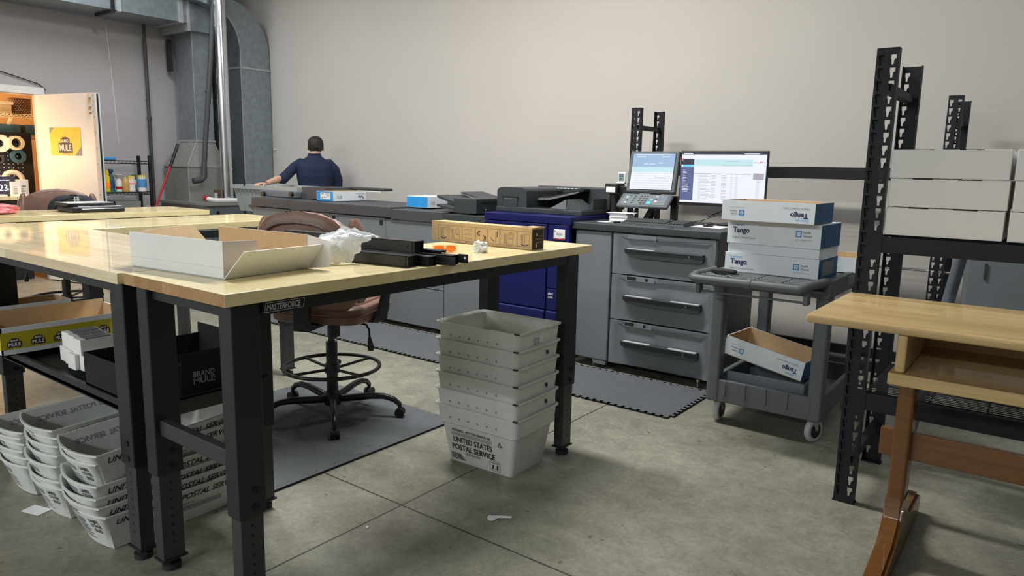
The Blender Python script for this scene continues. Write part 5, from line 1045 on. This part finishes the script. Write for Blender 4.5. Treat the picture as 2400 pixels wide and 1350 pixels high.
# white plastic wrap draped over the rails
b = MB(); nu, nv = 56, 60
P00, P10, P01, P11 = V((-2.10, 1.585, TZ+.003)), V((-2.085, 1.765, TZ+.003)), V((-2.25, 1.70, TZ+.075)), V((-2.03, 1.86, TZ+.098))
rows = []
for j in range(nv+1):
    v = j/nv; rr = []
    for i in range(nu+1):
        q = i/nu; p = P00.lerp(P10, q).lerp(P01.lerp(P11, q), v)
        hump = .042*math.sin(PI*min(1, v*1.05))*math.sin(PI*(.25+.55*q))+(.035 if v > .7 else 0)*math.sin(PI*q)*(v-.7)/.3
        n_ = NZ.noise(p*20)*.014+abs(NZ.noise(p*48))*.012+abs(NZ.noise(p*110))*.005
        edge_ = .02*NZ.noise(V((v*6, q*6, 3)))
        p = p+V((-n_*.5+edge_*(1 if i in (0, nu) else 0), edge_*.5, hump+abs(n_)*1.2)); rr.append(p)
    rows.append(rr)
b.loft(rows, 'plastic_bag', cap=False, closed=False); pw = solo('plastic_wrap', b, 'crumpled white plastic wrap draped over the black rails', 'plastic wrap', smooth=60)
b = MB(); rows = []
for j in range(13):
    v = j/12; rows.append([V((-2.14-.28*q, 1.66+.20*q+.10*v, TZ+.02+.055*math.sin(PI*(.2+.7*v))*(1-.3*q)+.012*NZ.noise(V((q*9, v*9, 1))))) for q in [i/14 for i in range(15)]])
b.loft(rows, 'plastic_thin', cap=False, closed=False); o_ = part('clear_edge', b, pw, smooth=60)
# postal scale and pink bag on the farthest bench
s_ = thing('postal_scale', 'black digital postal scale with a silver front on the farthest workbench', 'scale', (-5.60, 2.36, 1.0605))
b = MB(); b.box(-5.72, -5.46, 2.14, 2.50, 1.0605, 1.10, 'black', .01); b.loft([[V(p) for p in ((-5.475, 2.20, 1.098), (-5.455, 2.20, 1.085), (-5.455, 2.49, 1.085), (-5.475, 2.49, 1.098))], [V(p) for p in ((-5.52, 2.2, 1.103), (-5.52, 2.2, 1.10), (-5.52, 2.49, 1.10), (-5.52, 2.49, 1.103))]], 'silver'); part('base', b, s_)
b = MB(); b.box(-5.74, -5.52, 2.13, 2.45, 1.108, 1.125, 'black', .006); b.box(-5.735, -5.525, 2.135, 2.445, 1.123, 1.127, 'silver', .001); part('platform', b, s_)
crumple('pink_bag', (-5.62, 1.74, 1.09), .11, 'pink', 'crumpled pink plastic bag at the left photo edge on the farthest bench', 'bag', .4, sz=(.9, 1.1, .32))

# ================================================================== chairs
def chair(t, armz=0):
    """local frame: faces +Y; built around the gas column"""
    sz_ = .57
    b = MB(); b.sell((0, .03, sz_+.05), (.27, .26, .055), 'leather', .35, 32, 12); b.sell((0, .03, sz_+.085), (.235, .23, .04), 'leather', .45, 32, 12); ob = part('seat', b, t, local=True)
    b = MB(); b.tube([(.272*math.copysign(abs(math.cos(a))**.35, math.cos(a)), .03+.262*math.copysign(abs(math.sin(a))**.35, math.sin(a)), sz_+.055) for a in [2*PI*k/48 for k in range(48)]], .005, 'leather_edge', 6, True); b.tube([(-.22, .22, sz_+.121), (-.05, .0, sz_+.117), (-.20, -.2, sz_+.113)], .0035, 'leather_edge', 5); b.tube([(.22, .22, sz_+.121), (.05, .0, sz_+.117), (.20, -.2, sz_+.113)], .0035, 'leather_edge', 5); part('seat_piping', b, t, local=True)
    bk = MB(); n = 28; rings = []
    # backrest: curved shell, thick, rounded top
    def bp_(x, z, off):
        cur = .55*x*x; q = max(0, (z-.9)/.28); return V((x, -.27+cur-.10*(z-.7)-off, z-.085*q*(abs(x)/.26)**2.2))
    for k in range(n+1):
        z = .66+.52*k/n; hw = .285*(1-max(0, (z-1.02)/.16)**4*.22)*(1-max(0, (.76-z)/.1)**2*.25)
        th_ = .05*math.sqrt(max(.02, 1-((z-.92)/.272)**4)); m_2 = []
        for i in range(24):
            a = 2*PI*i/24; x = hw*math.copysign(abs(math.cos(a))**.5, math.cos(a)); o_2 = th_*math.copysign(abs(math.sin(a))**.6, math.sin(a)); m_2.append(bp_(x, z, o_2))
        rings.append(m_2)
    bk.loft(rings, 'leather'); part('backrest', bk, t, local=True, smooth=60)
    b = MB(); pp = []
    for k in range(25):
        a = PI*k/24; x = .25*math.copysign(abs(math.cos(a))**.5, math.cos(a)); z = .80+.325*abs(math.sin(a))**.6; pp.append(bp_(x, z, .052))
    b.tube(pp, .006, 'leather_edge', 6)
    b.tube([bp_(x, .74+.03*(x/.2)**2, .05) for x in [-.2+.4*k/10 for k in range(11)]], .006, 'leather_edge', 6); part('back_piping', b, t, local=True)
    for sx in (-1, 1):
        b = MB(); rg = []
        for k in range(17):
            z = .70+.44*k/16; w_ = math.sin(PI*(.02+.96*k/16))**.38; rg.append([V((sx*(.262-.09*max(0, z-1.0)+.045*w_*math.cos(a)), -.17-.08*(z-.7)+.10*w_*math.sin(a), z)) for a in [2*PI*i/14 for i in range(14)]])
        b.loft(rg, 'leather'); part('side_bolster', b, t, local=True)
        b = MB(); b.prism([(sx*.285, -.07, .57), (sx*.285, .08, .57), (sx*.31, .10, .82), (sx*.31, .04, .82), (sx*.285, -.02, .62)], (sx*.02, 0, 0), 'black'); b.sell((sx*.32, .03, .84), (.035, .14, .022), 'leather', .5); b.box(min(0, sx*.3), max(0, sx*.3), -.05, .06, .565, .585, 'black', .003); part('armrest', b, t, local=True)
    b = MB(); b.box(-.045, .045, -.335, -.30, .56, .80, 'black', .006); b.box(-.045, .045, -.33, .05, .555, .575, 'black', .004); b.box(-.1, .1, -.1, .12, .545, .60, 'black', .01); part('back_support', b, t, local=True)
    b = MB(); b.cyl((0, 0, .30), (0, 0, .55), .018, 'steel_light', 14); b.cyl((0, 0, .10), (0, 0, .43), .032, 'black', 16); b.cyl((.03, -.03, .47), (.03, -.03, .55), .035, 'black', 14); part('gas_column', b, t, local=True)
    b = MB(); b.tube([(.267*math.cos(a), .267*math.sin(a), .285) for a in [2*PI*k/40 for k in range(40)]], .011, 'black', 8, True)
    for k in range(4): a = PI/4+k*PI/2+.3; b.cyl((.03*math.cos(a), .03*math.sin(a), .27), (.262*math.cos(a), .262*math.sin(a), .283), .0085, 'black', 8)
    b.cyl((0, 0, .25), (0, 0, .30), .042, 'black', 16); b.cyl((0, .03, .29), (.0, .08, .29), .018, 'black', 10); part('foot_ring', b, t, local=True)
    b = MB(); b.tube([(.12, -.02, .56), (.24, -.06, .555), (.262, -.07, .53), (.268, -.08, .49)], .006, 'black', 8); b.loft([ringr(.016, .016, .49, .006, 3, .268, -.08), ringr(.034, .022, .44, .008, 3, .275, -.08), ringr(.030, .02, .418, .008, 3, .275, -.08)], 'black'); part('height_lever', b, t, local=True)
    bs = MB(); bs.lathe([(.0, .06), (.045, .062), (.05, .08), (.05, .125), (.035, .14), (.03, .15)], 'black', (0, 0, 0), 18); hub = part('base_hub', bs, t, local=True)
    for k in range(5):
        a = 2*PI*k/5+t['spin']; d = V((math.cos(a), math.sin(a), 0)); b = MB()
        pts = [d*r_+V((0, 0, z)) for r_, z in ((.03, .095), (.12, .105), (.22, .118), (.30, .118), (.355, .10), (.385, .075), (.388, .062))]
        b.tube(pts, [.02, .021, .019, .017, .016, .014, .012], 'black', 10); lg = part('base_leg', b, t, local=True)
        b = MB(); s2 = V((-d.y, d.x, 0)); c = d*.388+V((0, 0, .027))
        for sg in (-1, 1): b.cyl(c+s2*sg*.006, c+s2*sg*.024, .027, 'rubber', 16)
        b.cyl(c-s2*.006, c+s2*.006, .02, 'black', 10); b.cyl(c+V((0, 0, .01)), c+V((0, 0, .04)), .010, 'black', 8); cs = part('caster', b, lg, local=True)
    del t['spin']
t = thing('drafting_chair', 'brown leather drafting stool chair with foot ring seen from behind at the near workbench', 'chair', (-3.19, 2.54, .0125), .42); t['spin'] = -.42+math.radians(-37.5); chair(t)
t = thing('office_chair', 'brown leather chair holding a backpack behind the farthest workbench', 'chair', (-6.62, 2.50, 0), -1.90); t['spin'] = 0; chair(t)
# backpack on the second chair's seat back
bkp = thing('backpack', 'dark backpack slung on the far brown chair behind the scale', 'backpack', (-6.47, 2.55, .73), -1.90)
b = MB(); b.sell((0, -.06, .21), (.19, .10, .20), 'backpack', .62, 28, 16); b.sell((0, .03, .17), (.15, .04, .14), 'backpack', .6); part('body', b, bkp, local=True)
b = MB(); b.tube([(-.17, .03, .25), (-.1, .05, .36), (0, .05, .395), (.1, .05, .36), (.17, .03, .25)], .007, 'black', 6); b.tube([(-.03, -.02, .395), (-.02, -.02, .41), (.02, -.02, .41), (.03, -.02, .395)], .008, 'black_matte', 8); part('piping', b, bkp, local=True)
b = MB(); b.box(-.035, -.02, .055, .066, .355, .40, 'silver', .002); b.box(-.012, .0, .055, .066, .355, .40, 'silver', .002); b.box(-.04, .005, .055, .062, .37, .38, 'silver'); part('zip_pulls', b, bkp, local=True)

# ================================================================== gray tote and platform the person holds
gt = thing('gray_tote', 'long translucent gray plastic tote at the left end of the finisher', 'tote', (-7.2, 5.05, .88))
b = MB(); 
def rr4(x0, x1, y0, y1, z): return [V((x0, y0, z)), V((x1, y0, z)), V((x1, y1, z)), V((x0, y1, z))]
b.loft([rr4(-7.70, -6.90, 4.84, 5.26, .88), rr4(-7.76, -6.88, 4.80, 5.30, 1.14), rr4(-7.80, -6.52, 4.78, 5.32, 1.142), rr4(-7.80, -6.52, 4.78, 5.32, 1.185), rr4(-7.77, -6.55, 4.80, 5.30, 1.185), rr4(-7.72, -6.91, 4.84, 5.26, 1.15), rr4(-7.68, -6.92, 4.86, 5.24, .90)], 'bin_gray')
for k in range(5): b.prism([(-7.66+k*.075, 4.838-.0, .89), (-7.64+k*.075, 4.838, .89), (-7.655+k*.078, 4.80, 1.13), (-7.675+k*.078, 4.80, 1.13)], (0, -.006, 0), 'bin_gray')
part('body', b, gt)
b = MB(); b.box(-7.52, -7.50, 4.775, 4.79, 1.17, 1.25, 'black', .004); part('clip', b, gt)
fd = thing('flat_unit', 'flat dark gray unit with two black knobs lying between the tote and the finisher', 'unit', (-6.7, 4.7, 1.078))
b = MB(); b.box(-7.03, -6.40, 4.66, 4.77, 1.078, 1.145, 'furnace_blue', .01); part('body', b, fd)
b = MB(); b.cyl((-6.94, 4.66, 1.105), (-6.94, 4.63, 1.105), .025, 'black', 12); b.cyl((-6.44, 4.66, 1.12), (-6.44, 4.63, 1.12), .025, 'black', 12); part('knobs', b, fd)

b = MB(); b.box(-7.66, -6.9, 4.88, 5.24, .84, .879, 'panel_gray')
for x in (-7.64, -6.94):
    for y in (4.9, 5.2): b.box(x, x+.03, y, y+.03, 0, .84, 'panel_gray')
solo('side_table', b, 'plain gray stand under the translucent tote', 'table')

# ================================================================== the person
pe = thing('person', 'dark haired person in navy long sleeved shirt, back turned, reaching left to a gray tote', 'person', (-7.2, 5.54, 0))
PX, PY = -7.2, 5.54; E1, E2 = V((.61, .79, 0)), V((-.79, .61, 0))      # his right, and the way he faces
def Q(a, c, z): return V((PX, PY, z))+E1*a+E2*c
RM = M((tuple(E1), tuple(E2), (0, 0, 1))).transposed().to_4x4()
def limb(b, pts, rs, m, seg=16): b.tube(pts, rs, m, seg)
def ell(z, hw, hd, dc=0, e=1.0, n=28): return [Q(hw*math.copysign(abs(math.cos(a))**e, math.cos(a)), dc+hd*math.copysign(abs(math.sin(a))**e, math.sin(a)), z) for a in [2*PI*k/n for k in range(n)]]
H0 = Q(.015, .05, 1.66); body = MB()
body.sell(H0, (.082, .098, .104), 'skin', .9, 28, 18, RM); body.sell(H0+E2*.03+V((0, 0, -.065)), (.054, .058, .055), 'skin', .9, 20, 12, RM)
for sx in (-1, 1): body.sell(H0+E1*(sx*.088)+E2*.005+V((0, 0, -.03)), (.012, .022, .033), 'skin', .9, 10, 8, RM)
body.sell(H0+E2*.102+V((0, 0, -.03)), (.014, .02, .025), 'skin', .9, 10, 8, RM); body.sell(H0+E2*.085+V((0, 0, -.068)), (.025, .012, .01), 'skin', .9, 10, 8, RM)
for sx in (-1, 1): body.sell(H0+E2*.086+E1*(sx*.03)+V((0, 0, -.005)), (.013, .01, .008), 'skin', .9, 10, 8, RM)
limb(body, [H0+E2*-.012+V((0, 0, -.05)), Q(0, .01, 1.53), Q(0, 0, 1.42)], [.060, .062, .08], 'skin')
body.loft([ell(z, hw, hd) for z, hw, hd in ((.86, .15, .11), (1.0, .15, .10), (1.2, .17, .105), (1.38, .18, .10), (1.47, .11, .075))], 'skin')
LS, LE, LW, HR = Q(-.19, 0, 1.445), V((-7.315, 5.16, 1.275)), V((-7.285, 4.93, 1.212)), V((-7.28, 4.855, 1.203))
limb(body, [Q(-.12, 0, 1.45), LS, LE, LE.lerp(LW, .4), LW], [.035, .036, .038, .041, .027], 'skin')
RE, RW = Q(.265, .03, 1.19), Q(.20, .24, 1.10)
limb(body, [Q(.12, 0, 1.45), Q(.19, 0, 1.44), RE, RW], [.035, .036, .038, .027], 'skin')
body.sell(HR+V((0, .01, .0)), (.041, .046, .017), 'skin', .8, 18, 10)
for k in range(4):
    base = HR+V((-.031+.021*k, -.03, .001)); ln = (.054, .066, .070, .060)[3-k]; dr = V((-.16+.09*k, -1, -.15)).normalized()
    p1 = base+dr*ln*.40; p2 = p1+(dr+V((0, 0, -1.1))).normalized()*ln*.38; p3 = p2+V((0, .12, -1)).normalized()*ln*.32
    limb(body, [base-dr*.02, base, p1, p2, p3], [.0105, .0098, .0092, .0084, .007], 'skin', 10)
tb0 = HR+V((.030, .02, -.002)); limb(body, [tb0, tb0+V((.026, -.018, -.008)), tb0+V((.040, -.038, -.014)), tb0+V((.040, -.055, -.026))], [.014, .0125, .0105, .0085], 'skin', 10)
rh = RW+E2*.05; body.sell(rh, (.041, .046, .018), 'skin', .8, 18, 10, RM)
for k in range(4): b0 = rh+E1*(-.03+.02*k)+E2*.035; limb(body, [b0, b0+E2*.03, b0+E2*.045+V((0, 0, -.02)), b0+E2*.04+V((0, 0, -.04))], [.0098, .009, .0085, .007], 'skin', 10)
limb(body, [rh-E1*.03, rh-E1*.055+E2*.03, rh-E1*.055+E2*.055], [.013, .011, .009], 'skin', 10)
for sx in (-1, 1): limb(body, [Q(sx*.09, 0, .92), Q(sx*.10, .01, .50), Q(sx*.10, -.01, .12), Q(sx*.10, -.02, .05)], [.085, .055, .042, .045], 'skin'); limb(body, [Q(sx*.10, -.03, .04), Q(sx*.11, .15, .035)], [.04, .03], 'skin')
bo = part('body', body, pe); remesh(bo, .0055, 3)
sh = MB()
sh.loft([ell(z, hw, hd, dc, .82) for z, hw, hd, dc in ((.84, .18, .135, 0), (1.0, .185, .13, 0), (1.15, .195, .135, -.005), (1.3, .215, .14, -.015), (1.40, .21, .13, -.015), (1.45, .185, .11, -.01), (1.49, .14, .09, 0), (1.52, .095, .078, .005), (1.548, .072, .072, .012))], 'shirt')
limb(sh, [Q(-.08, -.005, 1.44), Q(-.165, -.005, 1.445), LS.lerp(LE, .25)+V((0, 0, -.005)), LS.lerp(LE, .6)+V((0, 0, -.015)), LE+V((0, 0, -.02)), LE.lerp(LW, .22)+V((0, 0, -.003))], [.055, .063, .060, .060, .062, .050], 'shirt', 20)
limb(sh, [Q(.08, -.005, 1.44), Q(.165, -.005, 1.445), Q(.225, 0, 1.38), RE+V((0, 0, .06)), RE, RE.lerp(RW, .45)], [.055, .063, .064, .062, .060, .05], 'shirt', 20)
for k in range(5):    # soft folds down the back
    limb(sh, [Q(-.13+.065*k, -.118, 1.36-.02*(k % 2)), Q(-.10+.05*k, -.128, 1.2), Q(-.12+.06*k, -.125, 1.02)], [.008, .014, .010], 'shirt', 8)
so = part('shirt', sh, pe); remesh(so, .007, 4)
cl_ = MB(); cl_.tube([Q(.071*math.cos(a), .014+.072*math.sin(a), 1.548) for a in [2*PI*k/24 for k in range(24)]], .006, 'shirt', 8, True, ry=.016); part('collar', cl_, so)
hr = MB(); rings = []
for j in range(19):
    ph = -.95+(PI/2+.9)*j/18; rr_ = []
    for i in range(36):
        th_ = 2*PI*i/36; d = V((math.cos(ph)*math.cos(th_), math.cos(ph)*math.sin(th_), math.sin(ph)))
        f = 1.0+.018*NZ.noise(d*9)+.012*NZ.noise(d*22); lim = -.62 if d.y < -.25 else (-.40 if d.y < .1 else .28)
        zz = max(d.z, lim); s_i = 1.0 if d.z > lim else .88
        rr_.append(H0+RM.to_3x3() @ V((math.copysign(abs(d.x)**.88, d.x)*.094*f*s_i, d.y*.108*f*s_i-.004, math.copysign(abs(zz)**.8, zz)*.106*f+.004)))
    rings.append(rr_)
hr.loft(rings, 'hair'); ho = part('hair', hr, pe); remesh(ho, .0045, 2)
tr_ = MB(); tr_.loft([ell(z, hw, hd) for z, hw, hd in ((.74, .16, .12), (.95, .172, .128))], 'trousers')
for sx in (-1, 1): limb(tr_, [Q(sx*.085, 0, .85), Q(sx*.10, .01, .5), Q(sx*.10, -.01, .09)], [.098, .078, .065], 'trousers')
to = part('trousers', tr_, pe); remesh(to, .01, 3)
for sx in (-1, 1): b = MB(); b.sell(Q(sx*.105, .05, .045), (.052, .15, .045), 'black', .6, 24, 14, RM); part('shoe', b, pe)
